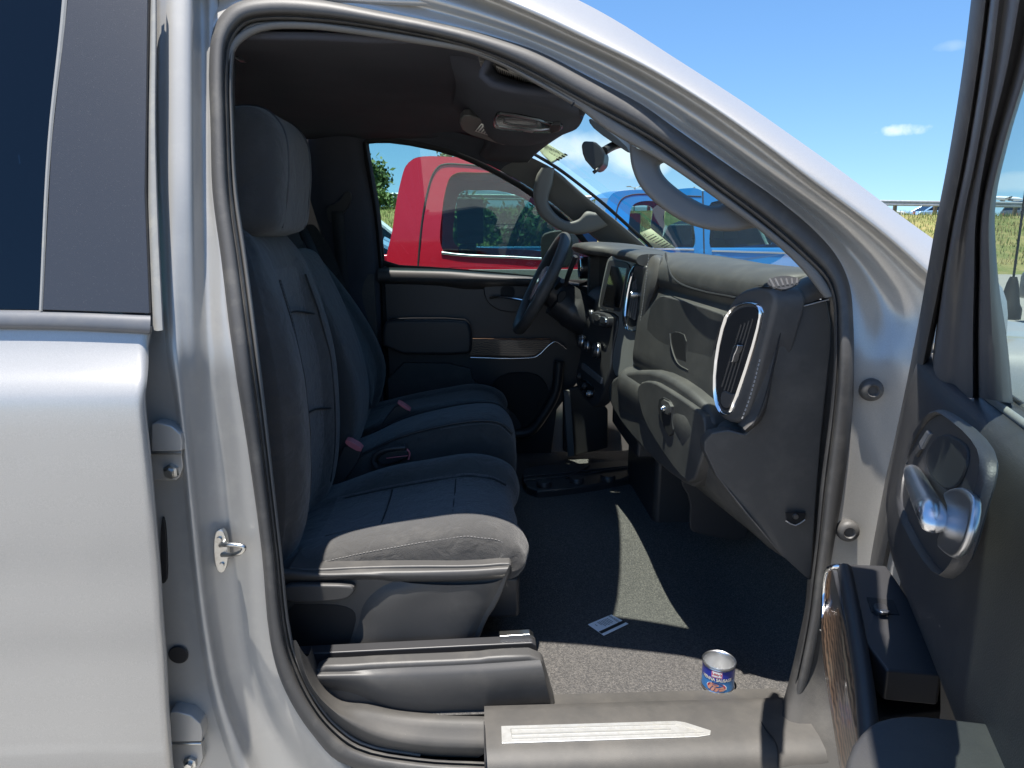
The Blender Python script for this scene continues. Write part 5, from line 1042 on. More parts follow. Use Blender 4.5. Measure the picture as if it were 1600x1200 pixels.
# upper trim roll seen at the belt
# handle bezel, recess, handle
BZ = lambda d: (lambda u, v: at_pl(u, v, dn - .13 * dt + np.array([0, 0, .14]), float((dn - .13 * dt) @ HD) + .062 - .13 * .3 + .14 * 1.15 + d))
bzpx = [(1462, 641), (1482, 650), (1520, 680), (1540, 710), (1537, 746), (1520, 800), (1504, 860), (1488, 890), (1471, 902), (1440, 866), (1405, 800), (1403, 765), (1414, 710), (1436, 664)]
bzl = plate('handle_bezel', bzpx, BZ(.004), -dn * .008, SMOOTHPL, fdoor, bevel=.003, sm=1)
ring('bezel_rim', bzpx, BZ(.006), -dn * .005, DOORPL, fdoor, width=7, lift=dn * .003, sm=1)
plate('handle_recess', [(1477, 677), (1494, 684), (1510, 697), (1511, 720), (1500, 752), (1486, 766), (1470, 764), (1444, 730), (1448, 704), (1460, 684)], BZ(.006), -dn * .006, BLACK, fdoor, bevel=.002, sm=1)
plate('lock_switch', [(1434, 692), (1447, 672), (1452, 677), (1438, 702)], BZ(.007), -dn * .006, BELTM, fdoor, bevel=.002, sm=0)
plate('lock_switch', [(1426, 706), (1434, 694), (1438, 702), (1430, 714)], BZ(.007), -dn * .006, SMOOTHPL, fdoor, bevel=.002, sm=0)
plate('handle_base', [(1470, 770), (1484, 762), (1500, 761), (1514, 772), (1518, 786), (1513, 822), (1502, 854), (1488, 873), (1476, 868), (1459, 852), (1472, 820), (1480, 800)], BZ(.012), -dn * .006, SATIN, fdoor, bevel=.004, sm=1, seg=3)
tube('door_handle', [BZ(d_)(u, v) for d_, u, v in ((.010, 1424, 731), (.014, 1428, 743), (.0165, 1438, 766), (.018, 1450, 790), (.018, 1460, 814), (.015, 1464, 830))], list(np.interp(np.linspace(0, 1, 31), [0, .08, .3, .7, .92, 1], [.004, .0072, .0092, .0098, .0084, .005])), BRUSH, fdoor, k=6, sides=24, flat=(1, .8))
def pn(t, z): return float(np.interp(-z, [-q[1] for q in pp], [q[0] for q in pp])) * float(np.interp(t, [.115, .122, .145, .20, .30, .42, .55, .85, 1.06], [.1, .3, .42, .50, .64, .66, .64, .64, .6]))
# shelf with window switch, wood strip, armrest pad
sz = lambda z: (lambda u, v: at_z(u, v, z))
def shelf_n(n): return lambda u, v: at_pl(u, v, dn, float(dn @ HD) + n)
shelf = plate('switch_shelf', [(1300, 888), (1311, 880), (1385, 883), (1400, 905), (1420, 935), (1453, 975), (1472, 1040), (1471, 1054), (1385, 1046), (1354, 1006), (1362, 1120), (1345, 1122), (1322, 980)], sz(1.075), (0, 0, -.035), SMOOTHPL, fdoor, bevel=.003, sm=0)
plate('switch_well', [(1354, 932), (1396, 937), (1406, 960), (1362, 956)], sz(1.0765), (0, 0, -.003), BLACK, fdoor, bevel=.001, sm=0)
plate('window_switch', [(1362, 940), (1386, 942), (1392, 955), (1368, 955)], sz(1.082), (0, 0, -.01), SMOOTHPL, fdoor, bevel=.003, sm=1)
plate('switch_tip', [(1374, 951), (1390, 952), (1391, 957), (1374, 956)], sz(1.0845), (0, 0, -.003), SATIN, fdoor, bevel=.001, sm=1)
W1 = [(1311, 887), (1326, 975), (1342, 1065), (1349, 1125), (1354, 1175), (1360, 1260)]
W0 = [(1292, 893), (1286, 985), (1292, 1055), (1306, 1145), (1314, 1195), (1326, 1270)]
wrow = []
for k, zz in ((0, 1.076), (.2, 1.070), (.5, 1.045), (.8, 1.015), (1, .985)):
    wrow.append([at_z(u, v, zz) for u, v in ml(W1, W0, k)])
wrow.append([p + dn * -.05 + np.array([0, 0, -.02]) for p in wrow[-1]])
mb = MB(); grid(mb, smooth_rows([crs(r, 4) for r in wrow], 3), WOOD); mb.build('wood_strip', fdoor, sharp=80)
tube('strip_trim', [at_z(1313, 885, 1.08), at_z(1302, 886, 1.076), at_z(1293, 893, 1.06), at_z(1288, 925, 1.02), at_z(1285, 985, .985)], .0035, CHROME, fdoor)
tube('shelf_rim', [at_z(u, v, 1.076) for u, v in ((1320, 890), (1336, 975), (1350, 1065), (1356, 1125), (1360, 1180))], .009, SMOOTHPL, fdoor)
plate('pull_cup', [(1354, 1008), (1386, 1048), (1470, 1056), (1470, 1110), (1420, 1116), (1366, 1124)], sz(1.02), (0, 0, -.02), BLACK, fdoor, bevel=.002, sm=0)
pad = plate('armrest_pad', [(1326, 1168), (1353, 1133), (1379, 1119), (1424, 1114), (1500, 1122), (1575, 1131), (1600, 1168), (1640, 1300), (1330, 1330), (1316, 1230)], sz(1.14), (0, 0, -.11), DOORPL, fdoor, bevel=.018, sm=1, seg=5)
# kick area of the door below the shelf
# =================================================================== LOOSE THINGS ON THE CAB FLOOR
BLUE = mat('can_label_blue', (0.012, 0.03, 0.30), 0.3, coat=0.3); BLUE2 = mat('can_label_light_blue', (0.03, 0.20, 0.50), 0.3, coat=0.3)
WHITE = mat('white_print', (0.75, 0.75, 0.74), 0.4); REDP = mat('red_print', (0.45, 0.04, 0.05), 0.4); PINKP = mat('pink_print', (0.75, 0.25, 0.35), 0.4)
SAUS = mat('sausage_print', (0.50, 0.20, 0.14), 0.45, noise=(260, (0.62, 0.32, 0.22), 0.4, 0.7)); CREAM = mat('cream_print', (0.72, 0.68, 0.52), 0.4)
TIN = mat('tin_plate', (0.70, 0.71, 0.72), 0.30, 1.0)
cc = at_z(1121, 1071, .548); cc[2] = floorz(cc[0], cc[1]) + .001
r0, hh = .0338, .061
can = thing('food_can', 'small opened blue sausage can standing on the carpet near the door sill', 'food can', tuple(cc))
mb = MB(); lathe_mb(mb, [(0, .003), (r0 - .002, .003), (r0 - .0012, .001), (r0, .0), (r0 + .0014, .0015), (r0 + .0012, .004), (r0 - .0006, .0055), (r0 - .0006, hh - .0065), (r0 - .0015, hh - .005), (r0 + .0008, hh - .004), (r0 + .0018, hh - .0015), (r0 + .001, hh), (r0 - .001, hh - .001), (r0 - .0022, hh - .004)], TIN, cc, (0, 0, 1), 56)
pin = [(r0 - .0022, hh - .004)] + [(r0 - .0026 - .0009 * (i % 2), hh - .008 - i * .0055) for i in range(9)] + [(r0 - .004, .006), (0, .005)]
lathe_mb(mb, pin, TIN, cc, (0, 0, 1), 56); mb.build('can_body', can, sharp=50)
a0 = math.atan2(-cc[1], -cc[0]) - .06
def onc(s, z, lift): a = a0 + s / r0; r = r0 + lift; return cc + np.array([r * math.cos(a), r * math.sin(a), z])
def cyl_patch(mb, s0, s1, z0, z1, m, lift, n=40):
    grid(mb, [[onc(s0 + (s1 - s0) * i / n, z, lift) for i in range(n + 1)] for z in (z0, z1)], m)
mb = MB(); cyl_patch(mb, -math.pi * r0, math.pi * r0, .0055, hh - .0075, BLUE2, .0000, 64); labl = mb.build('paper_label', can)
mb = MB(); cyl_patch(mb, -math.pi * r0, math.pi * r0, .030, hh - .0075, BLUE, .0002, 64)
cyl_patch(mb, -.0115, .0105, .0385, hh - .0075, PINKP, .0004, 12); cyl_patch(mb, -.0098, .0088, .0405, hh - .009, WHITE, .0006, 12)
def ctext(mb, body, size, s, z, m, lift, sx=1.0, shear=0.0):
    v, f = text_pts(body, size, res=3, bold=size * .03); mb.add([onc(s + p[0] * sx + p[1] * shear, z + p[1], lift) for p in v], f, m)
ctext(mb, "Libby's", .0072, -.0005, .0465, REDP, .0008, 1.0, .25)
ctext(mb, 'VIENNA SAUSAGE', .0098, .0, .0335, CREAM, .0006, .82)
mb.add([onc(.0 + .021 * math.cos(q), .0165 + .0112 * math.sin(q), .0003) for q in np.linspace(0, 2 * math.pi, 40)[:-1]], [list(range(39))], WHITE)
mb.add([onc(.0 + .0195 * math.cos(q), .0165 + .0098 * math.sin(q), .0005) for q in np.linspace(0, 2 * math.pi, 40)[:-1]], [list(range(39))], REDP)
for k, (s, z, ln_, an) in enumerate(((-.012, .0175, .011, 1.0), (-.004, .0215, .018, -.05), (.004, .0172, .022, .05), (.0115, .0125, .013, .35), (-.007, .0115, .010, 1.1), (.001, .0115, .010, .9), (-.0145, .0135, .008, 1.2))):
    e = np.array([math.cos(an), math.sin(an)]); q = np.array([-e[1], e[0]]); P = []
    for t in np.linspace(0, 2 * math.pi, 18)[:-1]:
        p = np.array([s, z]) + e * ln_ / 2 * np.sign(math.cos(t)) * abs(math.cos(t)) ** .6 + q * .0028 * math.sin(t); P.append(onc(p[0], p[1], .0007 + k * .00012))
    mb.add(P, [list(range(len(P)))], SAUS if k % 2 else mat('sausage_print_light', (0.60, 0.30, 0.22), 0.45))
cyl_patch(mb, .019, .0215, .012, .019, WHITE, .0004, 4)
mb.build('label_print', labl)
# key card
q4 = [(918.5, 975.5), (955, 960), (982, 974.5), (943.5, 993)]
zc_ = floorz(.3, 1.55) + .004
P4 = [at_z(u, v, zc_) for u, v in q4]
CARDM = mat('white_card_plastic', (0.86, 0.88, 0.90), 0.35)
card = thing('rewards_card', 'white plastic card with a black magnetic stripe lying on the dark carpet', 'card', tuple(sum(P4) / 4))
prism_mb(MB(), chaikin(P4, 0), (0, 0, -.0009), CARDM).build('card_body', card, bevel=.0003)
a, b, c, d = P4
def cq(s, t): return (a * (1 - s) + b * s) * (1 - t) + (d * (1 - s) + c * s) * t + np.array([0, 0, .0006])
mb = MB(); mb.add([cq(0, .68), cq(1, .68), cq(1, .86), cq(0, .86)], [(0, 1, 2, 3)], INK); mb.build('magnetic_stripe', card)
ex = (d - a); ey_ = (b - a); 
mb = MB()
for i, (s, t0, t1) in enumerate(((.70, .12, .5), (.63, .12, .56), (.57, .12, .52), (.50, .12, .58), (.44, .12, .54), (.37, .12, .56), (.31, .12, .4), (.16, .2, .34))):
    mb.add([cq(s, t0), cq(s + .022, t0), cq(s + .022, t1), cq(s, t1)], [(0, 1, 2, 3)], BELTM)
text_on(mb, 'REWARDS', .0088, INK, cq(.86, .34), (d - a) / np.linalg.norm(d - a), -(a - b) / np.linalg.norm(a - b))
mb.build('card_print', card)

# =================================================================== OTHER VEHICLES
RED = mat('red_paint', (0.62, 0.012, 0.030), 0.28, 0.1, coat=0.8, noise=(600, (0.56, 0.012, 0.03), 0.4, 0.7))
BLUEP = mat('blue_paint', (0.015, 0.17, 0.44), 0.3, 0.1, coat=0.8)
WPAINT = mat('white_paint', (0.72, 0.73, 0.74), 0.3, coat=0.6); GPAINT = mat('grey_paint', (0.12, 0.13, 0.14), 0.3, 0.4, coat=0.6); CARBLUE = mat('pale_blue_paint', (0.25, 0.42, 0.60), 0.3, 0.3, coat=0.6)
LAMPR = mat('tail_lamp_red', (0.35, 0.01, 0.01), 0.2, coat=0.8)
def pickup(name, label, y0, prof_px, win_px, paint, beltz, cab, width=1.95, seams=(), group=None, two=None, bed_side=-1):
    """cab side traced in the picture at its own distance; the rest of the truck is built from it"""
    t = thing(name, label, 'pickup truck', (cab[0], y0 + width / 2, 0), group)
    def yy(z): return y0 + max(0, z - beltz) * .22
    sf = lambda u, v: on(u, v, lambda x, z: yy(z))
    outer = [sf(u, v) for u, v in prof_px]; wins = [[sf(u, v) for u, v in w_] for w_ in win_px]
    Yc = y0 + width / 2
    mirror = lambda P: [np.array([p[0], 2 * Yc - p[1], p[2]]) for p in P]
    def ringfill(mb, out, hole, inset):
        """band between outline and window opening"""
        o = crs(out, 6, True); h = crs(hole, 6, True); ctr = sum(h) / len(h)
        an = lambda p: math.atan2(p[2] - ctr[2], p[0] - ctr[0])
        hh_ = sorted(h, key=an); n = 96; rows = [[], [], []]
        def hit(poly, q):
            dx, dz = math.cos(q), math.sin(q); best = None
            for i in range(len(poly)):
                p, r = poly[i], poly[(i + 1) % len(poly)]; ax, az = p[0] - ctr[0], p[2] - ctr[2]; bx, bz_ = r[0] - p[0], r[2] - p[2]
                den = dx * bz_ - dz * bx
                if abs(den) < 1e-12: continue
                s = (ax * bz_ - az * bx) / den; u_ = (ax * dz - az * dx) / den
                if s > 0 and -1e-6 <= u_ <= 1 + 1e-6 and (best is None or s > best[0]): best = (s, p + (r - p) * u_)
            return best[1] if best else np.array(ctr)
        for k in range(n):
            q = 2 * math.pi * k / n; a_ = hit(o, q); b_ = hit(h, q)
            rows[0].append(a_); rows[1].append(b_); rows[2].append(b_ + np.array([0, inset, 0]))
        grid(mb, rows, paint, cu=True)
    # one opening per column of the side: split the outline at pillars
    mb = MB(); parts_ = two or [outer]
    segs = [[sf(u, v) for u, v in s_] for s_ in two] if two else [outer]
    for o_, h_ in zip(segs, wins):
        ringfill(mb, o_, h_, .03)
    mbm = MB()
    for o_, h_ in zip([mirror(s_) for s_ in segs], [mirror(h_) for h_ in wins]): ringfill(mbm, o_, h_, -.03)
    mb.v_off = 0
    cabm = mb.build('cab_side', t, sharp=50); mbm.build('cab_side', t, sharp=50)
    for h_ in wins:
        for P in (h_, mirror(h_)):
            s_ = 1 if P[0][1] < Yc else -1
            mb = MB(); mb.add([p + np.array([0, .02 * s_, 0]) for p in P], [list(range(len(P)))], TINTG); mb.build('side_window', t)
    # roof, screens
    zt = [p for p in outer]
    zmax = max(p[2] for p in outer)
    up = sorted([p for p in outer if p[2] > beltz + .05], key=lambda p: p[0])
    rows = []
    for p in up:
        rows.append([np.array([p[0], lerp(p[1], 2 * Yc - p[1], s), p[2] + .035 * math.sin(math.pi * s) * (1 if p[2] > zmax - .12 else .2)]) for s in np.linspace(0, 1, 9)])
    k0 = max(i for i, p in enumerate(up) if p[2] > zmax - .10)
    k1 = min(i for i, p in enumerate(up) if p[2] > zmax - .10)
    mb = MB(); grid(mb, smooth_rows(rows[k1:k0 + 1], 3), paint); mb.build('roof', t)
    if k1 >= 1:
        rr = rows[:k1 + 1]; mb = MB(); grid(mb, rr, TINTG); mb.build('rear_window', t)
    mb = MB(); grid(mb, rows[k0:], TINTG); mb.build('windscreen', t)
    x0 = min(p[0] for p in outer); x1 = max(p[0] for p in outer)
    mb = MB()
    pr_ = [(0.42, .03), (.5, 0), (.75, -.012), (1.0, -.02), (1.15, -.018), (beltz - .09, -.005), (beltz - .02, .002), (beltz + .004, .012)]
    for s_ in (1, -1):
        rws = [[(x, Yc - s_ * (width / 2 - d_), z) for x in np.linspace(x0 - .005, x1 + .02, 6)] for z, d_ in pr_]
        grid(mb, smooth_rows(rws, 2), paint)
    mb.build('cab_lower_side', t)
    bed = MB(); xb = x0 - .04
    for yy_ in (y0 + .03, y0 + width - .03): box_mb(bed, (xb - .95, yy_, .96), (1.9, .06, .72), paint)
    box_mb(bed, (xb - 1.88, Yc, .96), (.05, width - .1, .72), paint); box_mb(bed, (xb - .03, Yc, .96), (.05, width - .1, .70), paint); box_mb(bed, (xb - .95, Yc, .72), (1.86, width - .1, .05), BLACK)
    bed.build('cargo_bed', t, bevel=.02)
    mb = MB(); box_mb(mb, (xb - .06, y0 + .06, 1.335), (.05, .05, .05), paint); box_mb(mb, (xb - .06, y0 + .06, 1.31), (.07, .02, .03), BLACK); mb.build('bed_corner_bracket', t)
    mb = MB()
    rws = []
    for x, zc, ze, yi in ((x1 - .02, 1.30, beltz - .10, 0), (x1 + .4, 1.29, 1.23, .0), (x1 + .9, 1.25, 1.19, .02), (x1 + 1.12, 1.16, 1.1, .06), (x1 + 1.16, .9, .9, .08), (x1 + 1.14, .55, .55, .1)):
        r = [(x, y0 + yi, .5), (x, y0 + yi, ze - .1), (x, y0 + yi + .05, ze), (x, y0 + .4, ze + .05), (x, Yc, zc + .05)]
        rws.append(r + [(a_, 2 * Yc - b_, c_) for a_, b_, c_ in r[:-1]][::-1])
    grid(mb, smooth_rows([crs(r, 2) for r in rws], 2), paint); mb.build('bonnet', t)
    box('chassis', ((x0 + x1) / 2 - .3, Yc, .45), (x1 - x0 + 2.6, width - .3, .12), BLACK, t)
    for x in (x1 + .55, xb - 1.1):
        for y in (y0 + .16, y0 + width - .16): wheel(t, (x, y, .39), .39, .26)
    # seats inside, seen through the glass
    for xs in ([x0 + .55] if len(wins) == 1 else [x0 + .5, x0 + 1.55]):
        for ys in (y0 + .55, y0 + width - .55):
            rws = [[(xs - .12, ys + d_ * .24 * k_, z) for d_ in (-1, -.8, 0, .8, 1)] for z, k_ in ((.8, 1), (1.1, 1), (1.35, .9), (1.42, .7))]
            mb = MB(); grid(mb, smooth_rows([crs(r, 3) for r in rws], 3), SMOOTHPL); box_mb(mb, (xs - .10, ys, 1.56), (.10, .26, .2), SMOOTHPL); mb.build('seat', t, solid=.1, bevel=.0)
    for P, rr, m_ in seams: tube('panel_seam', [sf(u, v) + np.array([0, -.001, 0]) for u, v in P], rr, m_, t)
    return t, sf
rp = [(606, 416), (613, 360), (620, 312), (627, 280), (634, 259), (646, 248), (660, 244.5), (700, 245), (732, 247), (770, 250), (836, 258), (892, 290), (952, 352), (1012, 420), (850, 418), (720, 417)]
rw = [(690, 388), (691, 330), (697, 294), (704, 276), (714, 270), (740, 269.5), (800, 272), (856, 292), (908, 342), (948, 398), (930, 405), (850, 403.5), (720, 397), (696, 395)]
redt, rsf = pickup('red_pickup_truck', 'bright red pickup truck parked close alongside, seen through the driver side window', 3.95, rp, [rw], RED, 1.34, (0, 0), seams=[([(653, 420), (656, 380), (661, 336), (668, 300), (675, 276), (682, 264), (690, 258), (720, 257), (760, 262), (800, 275)], .0055, BLACK), ([(690, 395), (720, 398.5), (800, 402), (850, 404.5), (940, 405)], .008, SATIN)])
bp_ = [(938, 392), (944, 340), (951, 310), (958, 302), (972, 298), (1040, 297), (1130, 300), (1220, 309), (1268, 318), (1330, 350), (1395, 400), (1240, 400), (1080, 396)]
bw1 = [(984, 386), (983, 345), (988, 322), (997, 316), (1030, 314), (1082, 315), (1084, 350), (1084, 388)]
bw2 = [(1112, 390), (1110, 350), (1110, 317), (1160, 318), (1240, 326), (1290, 350), (1330, 384), (1250, 394)]
b1 = [(938, 392), (944, 340), (951, 310), (958, 302), (972, 298), (1040, 297), (1098, 298.5), (1099, 340), (1100, 396)]
b2 = [(1100, 396), (1099, 340), (1098, 298.5), (1160, 302), (1220, 309), (1268, 318), (1330, 350), (1395, 400), (1240, 400)]
bluet, bsf = pickup('blue_pickup_truck', 'bright blue crew cab pickup truck parked beyond the red one, seen through the windscreen', 7.1, bp_, [bw1, bw2], BLUEP, 1.34, (2, 0), two=[b1, b2], seams=[([(1098, 300), (1099, 340), (1100, 396)], .007, BLACK), ([(962, 390), (962, 345), (968, 316), (978, 307), (1040, 305), (1096, 307)], .006, BLACK), ([(984, 388), (1084, 390)], .01, SATIN), ([(1112, 392), (1250, 396)], .01, SATIN)])
def car(name, label, x, y, ang, paint, kind='suv', s=1.0, group=None):
    t = thing(name, label, 'car' if kind == 'sedan' else 'suv' if kind == 'suv' else 'van', (x, y, 0), group, ang)
    if kind == 'sedan':
        low = [(-2.3, .35), (-2.32, .75), (-2.1, .95), (-1.2, 1.0), (1.0, .98), (2.0, .85), (2.28, .65), (2.3, .35)]; gh = [(-1.75, .97), (-1.0, 1.40), (.25, 1.43), (1.15, .97)]
    elif kind == 'suv':
        low = [(-2.3, .4), (-2.35, .9), (-2.3, 1.12), (1.0, 1.10), (2.1, 1.02), (2.35, .8), (2.35, .4)]; gh = [(-2.25, 1.1), (-2.05, 1.62), (-1.8, 1.72), (.2, 1.72), (.5, 1.66), (1.2, 1.1)]
    else:
        low = [(-2.9, .4), (-2.95, 1.2), (1.6, 1.2), (2.6, 1.0), (2.8, .7), (2.8, .4)]; gh = [(-2.92, 1.2), (-2.85, 2.1), (-2.7, 2.2), (1.0, 2.2), (1.3, 2.1), (1.9, 1.2)]
    ca, sa = math.cos(ang), math.sin(ang)
    def W(a, b, c): return np.array([x + (a * ca - b * sa) * s, y + (a * sa + b * ca) * s, c * s])
    wd = .9
    rows = [[W(a, b, c) for a, c in low] for b in (-wd, wd)]
    prism_mb(MB(), rows[0], rows[1][0] - rows[0][0], paint).build('body', t, bevel=.06, seg=3)
    g0 = [W(a, -.80 + (c - gh[0][1]) * .28, c) for a, c in gh]; g1 = [W(a, .80 - (c - gh[0][1]) * .28, c) for a, c in gh]
    mb = MB(); grid(mb, [g0, g1], DARKG); n = len(gh)
    mb.add(g0, [list(range(n))], DARKG); mb.add(g1, [list(range(n))], DARKG); mb.build('glass', t, sharp=20)
    top_ = [(a, c) for a, c in gh if c > max(q[1] for q in gh) - .12]
    mb = MB(); prism_mb(mb, [W(top_[0][0] + .05, -.62, top_[0][1]), W(top_[-1][0] - .05, -.62, top_[-1][1]), W(top_[-1][0] - .05, .62, top_[-1][1]), W(top_[0][0] + .05, .62, top_[0][1])], (0, 0, .035 * s), paint)
    for side in (g0, g1):
        for i in (0, n - 2): tube_mb(mb, [side[i], side[i + 1]], .045 * s, paint, 6)
        mid = (side[0] * .5 + side[-1] * .5); tp = (side[1] * .5 + side[-2] * .5); tube_mb(mb, [mid, tp], .035 * s, paint, 6)
    mb.build('roof', t)
    for a in (1.4, -1.45):
        for b in (-.80, .80):
            c_ = W(a, b, .34); mb = MB(); lathe_mb(mb, [(0, -.11), (.22, -.11), (.24, -.12), (.33, -.12), (.34, 0), (.33, .12), (.24, .12), (0, .11)], TYRE, c_, (-sa, ca, 0), 18); mb.build('wheel', t)
    for b in (-.6, .6):
        e = W(-2.34 if kind != 'van' else -2.93, b, .85); mb = MB(); box_mb(mb, e, (.06, .22, .16), LAMPR, Matrix.Rotation(ang, 3, 'Z')); mb.build('tail_lamp', t)
    return t
car('parked_suv', 'white suv parked behind the red truck, seen in the gap left of its cab', -2.3, 13.0, R(8), WPAINT, 'suv', group='cars parked beyond the trucks')
car('parked_car', 'pale blue low car in front of the white one beside the red cab', -1.55, 9.4, R(4), CARBLUE, 'sedan', .98, group='cars parked beyond the trucks')
car('parked_suv', 'dark grey suv parked beyond the open door, seen through its glass', 9.6, 9.2, R(80), GPAINT, 'suv', 1.0, group='cars parked beyond the trucks')
car('parked_suv', 'white suv standing beyond the blue truck, seen under the grab handle', 6.1, 15.0, R(15), WPAINT, 'suv', group='cars parked beyond the trucks')
# =================================================================== BANK, ROAD, GUARDRAIL, TREES
GRASS = mat('bank_grass', (0.115, 0.135, 0.03), 0.95, noise=(.7, (0.24, 0.20, 0.075), 0.42, 0.66), bump=(8, 0.9, 0.15))
def bank_top(x): return 2.25 - 0.012 * max(-40, min(60, x)) + .5
def bankz(x, y): return bank_top(x) * sst(24, 40, y) - .7 * sst(41.3, 43, y)
rows = []
for y in np.concatenate([np.linspace(23, 40, 28), [41, 41.6, 42.2, 42.8, 43.2, 60, 400]]):
    rows.append([(x, y, bankz(x, y) - .02 + (RNG.rand() - .5) * (.10 if y < 40 else 0)) for x in np.linspace(-150, 170, 220)])
mb = MB(); grid(mb, rows, GRASS); bk = mb.build('grass_bank'); bk['kind'] = 'structure'
# long grass blades on the bank
mb = MB(); GR2 = mat('grass_blades_green', (0.12, 0.17, 0.03), 0.9); GR3 = mat('grass_blades_straw', (0.34, 0.27, 0.11), 0.9)
for i in range(24000):
    if i % 2: x = RNG.uniform(-14, 8)
    else: x = RNG.uniform(14, 42)
    y = RNG.uniform(27, 40.3); z = bankz(x, y) - .04; h = RNG.uniform(.10, .34); a = RNG.uniform(0, 6.28); wv = .018
    dx, dy = math.cos(a) * wv, math.sin(a) * wv; lx, ly = RNG.uniform(-.1, .1), RNG.uniform(-.1, .1)
    mb.add([(x - dx, y - dy, z), (x + dx, y + dy, z), (x + lx, y + ly, z + h)], [(0, 1, 2)], GR3 if RNG.rand() < (.62 if y < 37 else .25) else GR2)
g = mb.build('bank_grass_blades', recalc=False); g['kind'] = 'stuff'
rows = [[(x, y, bank_top(x) - .54) for x in np.linspace(-150, 170, 12)] for y in (43.2, 60)]
mb = MB(); grid(mb, rows, GROUND); rd = mb.build('upper_road'); rd['kind'] = 'structure'
GALV = mat('galvanised_steel', (0.42, 0.43, 0.44), 0.5, 0.6, noise=(4, (0.30, 0.30, 0.30), 0.4, 0.7))
POSTW = mat('guardrail_post_wood', (0.17, 0.13, 0.09), 0.9)
rail_t = thing('guardrail', 'long grey steel guardrail along the top of the grassy bank', 'guardrail', (0, 41, 2.5))
sec = [(0, .50), (-.05, .54), (-.05, .60), (0, .64), (0, .68), (-.05, .72), (-.05, .78), (0, .82)]
rows = [[(x, 40.9 + a_, bank_top(x) + b_) for a_, b_ in sec] for x in np.linspace(-60, 110, 60)]
mb = MB(); grid(mb, rows, GALV); mb.build('rail_beam', rail_t)
for i in range(26):
    x = -12 + i * 2.4
    mb = MB(); box_mb(mb, (x, 41.02, bank_top(x) + .38), (.15, .18, .86), POSTW); mb.build('post', rail_t)
def shift_up(t, dz):
    t.location.z += dz
for lbl, x, kind, m_, nm in (('white car driving on the upper road behind the guardrail, left of its pale blue neighbour', 25.1, 'sedan', WPAINT, 'passing_car'), ('pale blue car on the upper road behind the guardrail, beside the door frame', 30.2, 'sedan', CARBLUE, 'passing_car'), ('black suv on the upper road, seen through the open door glass', 37.0, 'suv', GPAINT, 'passing_car')):
    t = car(nm, lbl, x, 46.0, 0, m_, kind, group='cars on the upper road'); shift_up(t, bank_top(x) - .55)
# small sign on a post beyond the guardrail
sg = thing('road_sign', 'small dark sign on a thin post just above the roof rail', 'sign', (23.4, 44, bank_top(23)))
mb = MB(); tube_mb(mb, [(23.25, 44, bank_top(23)), (23.25, 44, bank_top(23) + 1.5)], .03, GALV, 6); mb.build('post', sg)
mb = MB(); box_mb(mb, (23.25, 43.95, bank_top(23) + 1.32), (.34, .03, .46), GPAINT); mb.build('sign_panel', sg)
# lamp posts far away
def lamp_post(label, u, vt, Y, arms):
    c = at_y(u, vt, Y); t = thing('lamp_post', label, 'lamp post', (c[0], c[1], 0), 'far lamp posts')
    mb = MB(); tube_mb(mb, [(c[0], c[1], 0), (c[0], c[1], c[2])], .05 + Y * .0006, GALV, 8); mb.build('pole', t)
    for s_ in arms:
        mb = MB(); tube_mb(mb, [(c[0], c[1], c[2] - .05), (c[0] + s_ * .6, c[1], c[2] + .1)], .04, GALV, 6); box_mb(mb, (c[0] + s_ * .8, c[1], c[2] + .12), (.6, .25, .12), GALV); mb.build('lamp_head', t)
    return t
lamp_post('thin tall pole beside the small tree left of the red truck', 586, 262, 62, ())
lamp_post('twin-headed floodlight mast above the blue truck roof', 992, 293, 95, (-1, 1))
lamp_post('thin pole seen through the grab handle opening', 1085, 292, 70, ())
BARK = mat('tree_bark', (0.06, 0.045, 0.035), 0.95, noise=(12, (0.10, 0.08, 0.06), 0.4, 0.7), bump=(20, 0.8, 0.03))
def leafmat(n, c): 
    m = mat(n, c, 0.65, noise=(1.5, (c[0] * 1.7, c[1] * 1.5, c[2] * 1.3), 0.4, 0.7)); m.node_tree.nodes['Principled BSDF'].inputs['Transmission Weight'].default_value = 0; return m
LEAF1 = leafmat('leaf_green', (0.045, 0.085, 0.02)); LEAF2 = leafmat('leaf_bright_green', (0.08, 0.13, 0.03))
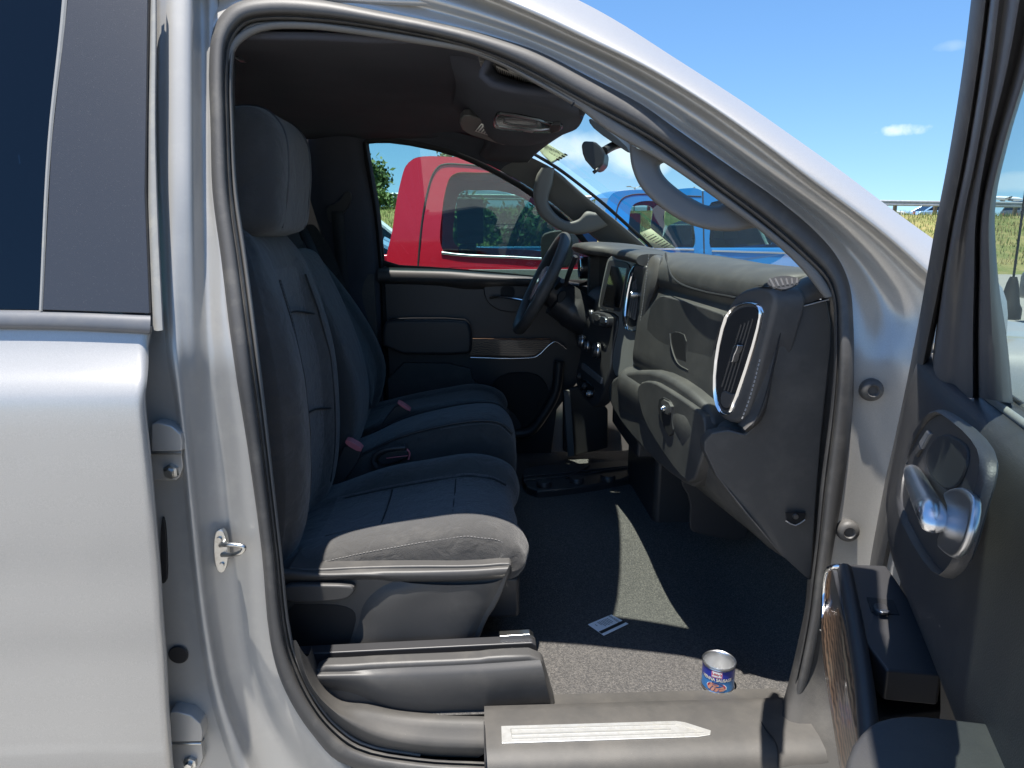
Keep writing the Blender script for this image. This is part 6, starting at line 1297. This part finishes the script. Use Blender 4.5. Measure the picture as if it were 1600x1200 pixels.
def tree(label, x, y, z0, h, cr, n, m, leaf=.16, sparse=.0, bushy=False):
    t = thing('leafy_tree' if not bushy else 'bush', label, 'tree' if not bushy else 'bush', (x, y, z0), None if bushy else 'trees on the bank')
    mb = MB(); lim = []
    trk = [(x, y, z0 - .2), (x + .05 * h * .1, y, z0 + h * .3), (x + .03 * h * .2, y + .1, z0 + h * .6), (x, y, z0 + h * .92)]
    if bushy: trk = [(x, y, z0 - .2), (x, y, z0 + h * .6)]
    tube_mb(mb, crs(trk, 4), np.linspace(h * .022, h * .005, len(crs(trk, 4))), BARK, 8)
    for i in range(10 if not bushy else 7):
        zz = RNG.uniform(.30, .85) * h; a = RNG.uniform(0, 6.28); ln_ = cr * RNG.uniform(.5, 1.0) * (1.15 - zz / h * .5)
        p0 = np.array([x, y, z0 + zz * .75]); p1 = p0 + np.array([math.cos(a) * ln_ * .5, math.sin(a) * ln_ * .5, h * .07]); p2 = p0 + np.array([math.cos(a) * ln_, math.sin(a) * ln_, h * .16])
        tube_mb(mb, crs([p0, p1, p2], 3), np.linspace(h * .009, h * .002, 7), BARK, 5); lim += [p1 * .5 + p2 * .5, p2, p2 + np.array([RNG.uniform(-.3, .3), 0, h * .06])]
    mb.build('trunk', t)
    lim += [np.array([x, y, z0 + h * f]) for f in (.7, .85, .95)]
    mb = MB()
    for i in range(n):
        c = lim[RNG.randint(len(lim))] + RNG.normal(0, 1, 3) * np.array([.34, .34, .26]) * cr * .55
        a = RNG.normal(0, 1, 3); a /= np.linalg.norm(a); b = np.cross(a, RNG.normal(0, 1, 3)); b /= np.linalg.norm(b); s = leaf * RNG.uniform(.6, 1.3)
        mb.add([c - a * s, c + b * s * .45, c + a * s, c - b * s * .45], [(0, 1, 2, 3)], m if RNG.rand() < .65 else LEAF2)
    mb.build('crown', t, recalc=False)
    return t
def tree_px(label, u, vb, vt, Y, cr, n, m, **k):
    c = at_y(u, vb, Y); tp = at_y(u, vt, Y); tree(label, c[0], Y, c[2], tp[2] - c[2], cr, n, m, **k)
tree_px('slim green tree standing on the bank at the left edge of the driver window', 568, 335, 246, 41, 1.5, 2600, LEAF1, leaf=.17)
tree_px('low green bush by the guardrail left of the red cab', 592, 330, 300, 38, 1.0, 900, LEAF2, leaf=.14, bushy=True)
tree_px('thin-topped tree rising just above the red truck roof', 706, 330, 236, 38, 1.6, 1500, LEAF1, leaf=.16)
tree_px('dark round tree on the bank seen through the red truck windows', 748, 400, 318, 27, 1.3, 2600, LEAF1, leaf=.14)
tree_px('bushy tree on the bank, right of the dark round tree in the red truck window', 830, 396, 330, 30, 1.6, 2200, LEAF1, leaf=.14)
# aeroplane far off in the sky
ac = at_y(1572, 310, 700.0); AZ = ac
pl_ = thing('aeroplane', 'small white airliner low in the sky, seen through the open door glass', 'aeroplane', tuple(ac))
def AP(a, b, c): return ac + np.array([a * .93, a * -.1 + b, c + a * -.06])
mb = MB(); P = [AP(a, 0, 0) for a in (-17, -14, -8, 6, 12, 16, 17.5)]
tube_mb(mb, P, [.3, 1.0, 1.9, 2.0, 1.9, 1.0, .2], WPAINT, 14); mb.build('fuselage', pl_)
mb = MB()
for s_ in (-1, 1): prism_mb(mb, [AP(4, 0, -.8), AP(-2, 0, -.8), AP(-7.5, s_ * 16, .6), AP(-5.5, s_ * 16, .6)], (0, 0, .4), GPAINT)
mb.build('wing', pl_)
mb = MB(); prism_mb(mb, [AP(-11, 0, 1.2), AP(-16, 0, 1.2), AP(-18.5, 0, 7), AP(-16, 0, 7)], (0, .4, 0), WPAINT); mb.build('tail_fin', pl_)
mb = MB()
for s_ in (-1, 1): prism_mb(mb, [AP(-13, 0, .6), AP(-16, 0, .6), AP(-18, s_ * 6, 1.2), AP(-16.5, s_ * 6, 1.2)], (0, 0, .3), WPAINT)
mb.build('tailplane', pl_)
for s_ in (-1, 1):
    mb = MB(); tube_mb(mb, [AP(3, s_ * 5.5, -1.7), AP(-1.5, s_ * 5.5, -1.7)], .95, GPAINT, 12); mb.build('engine', pl_)
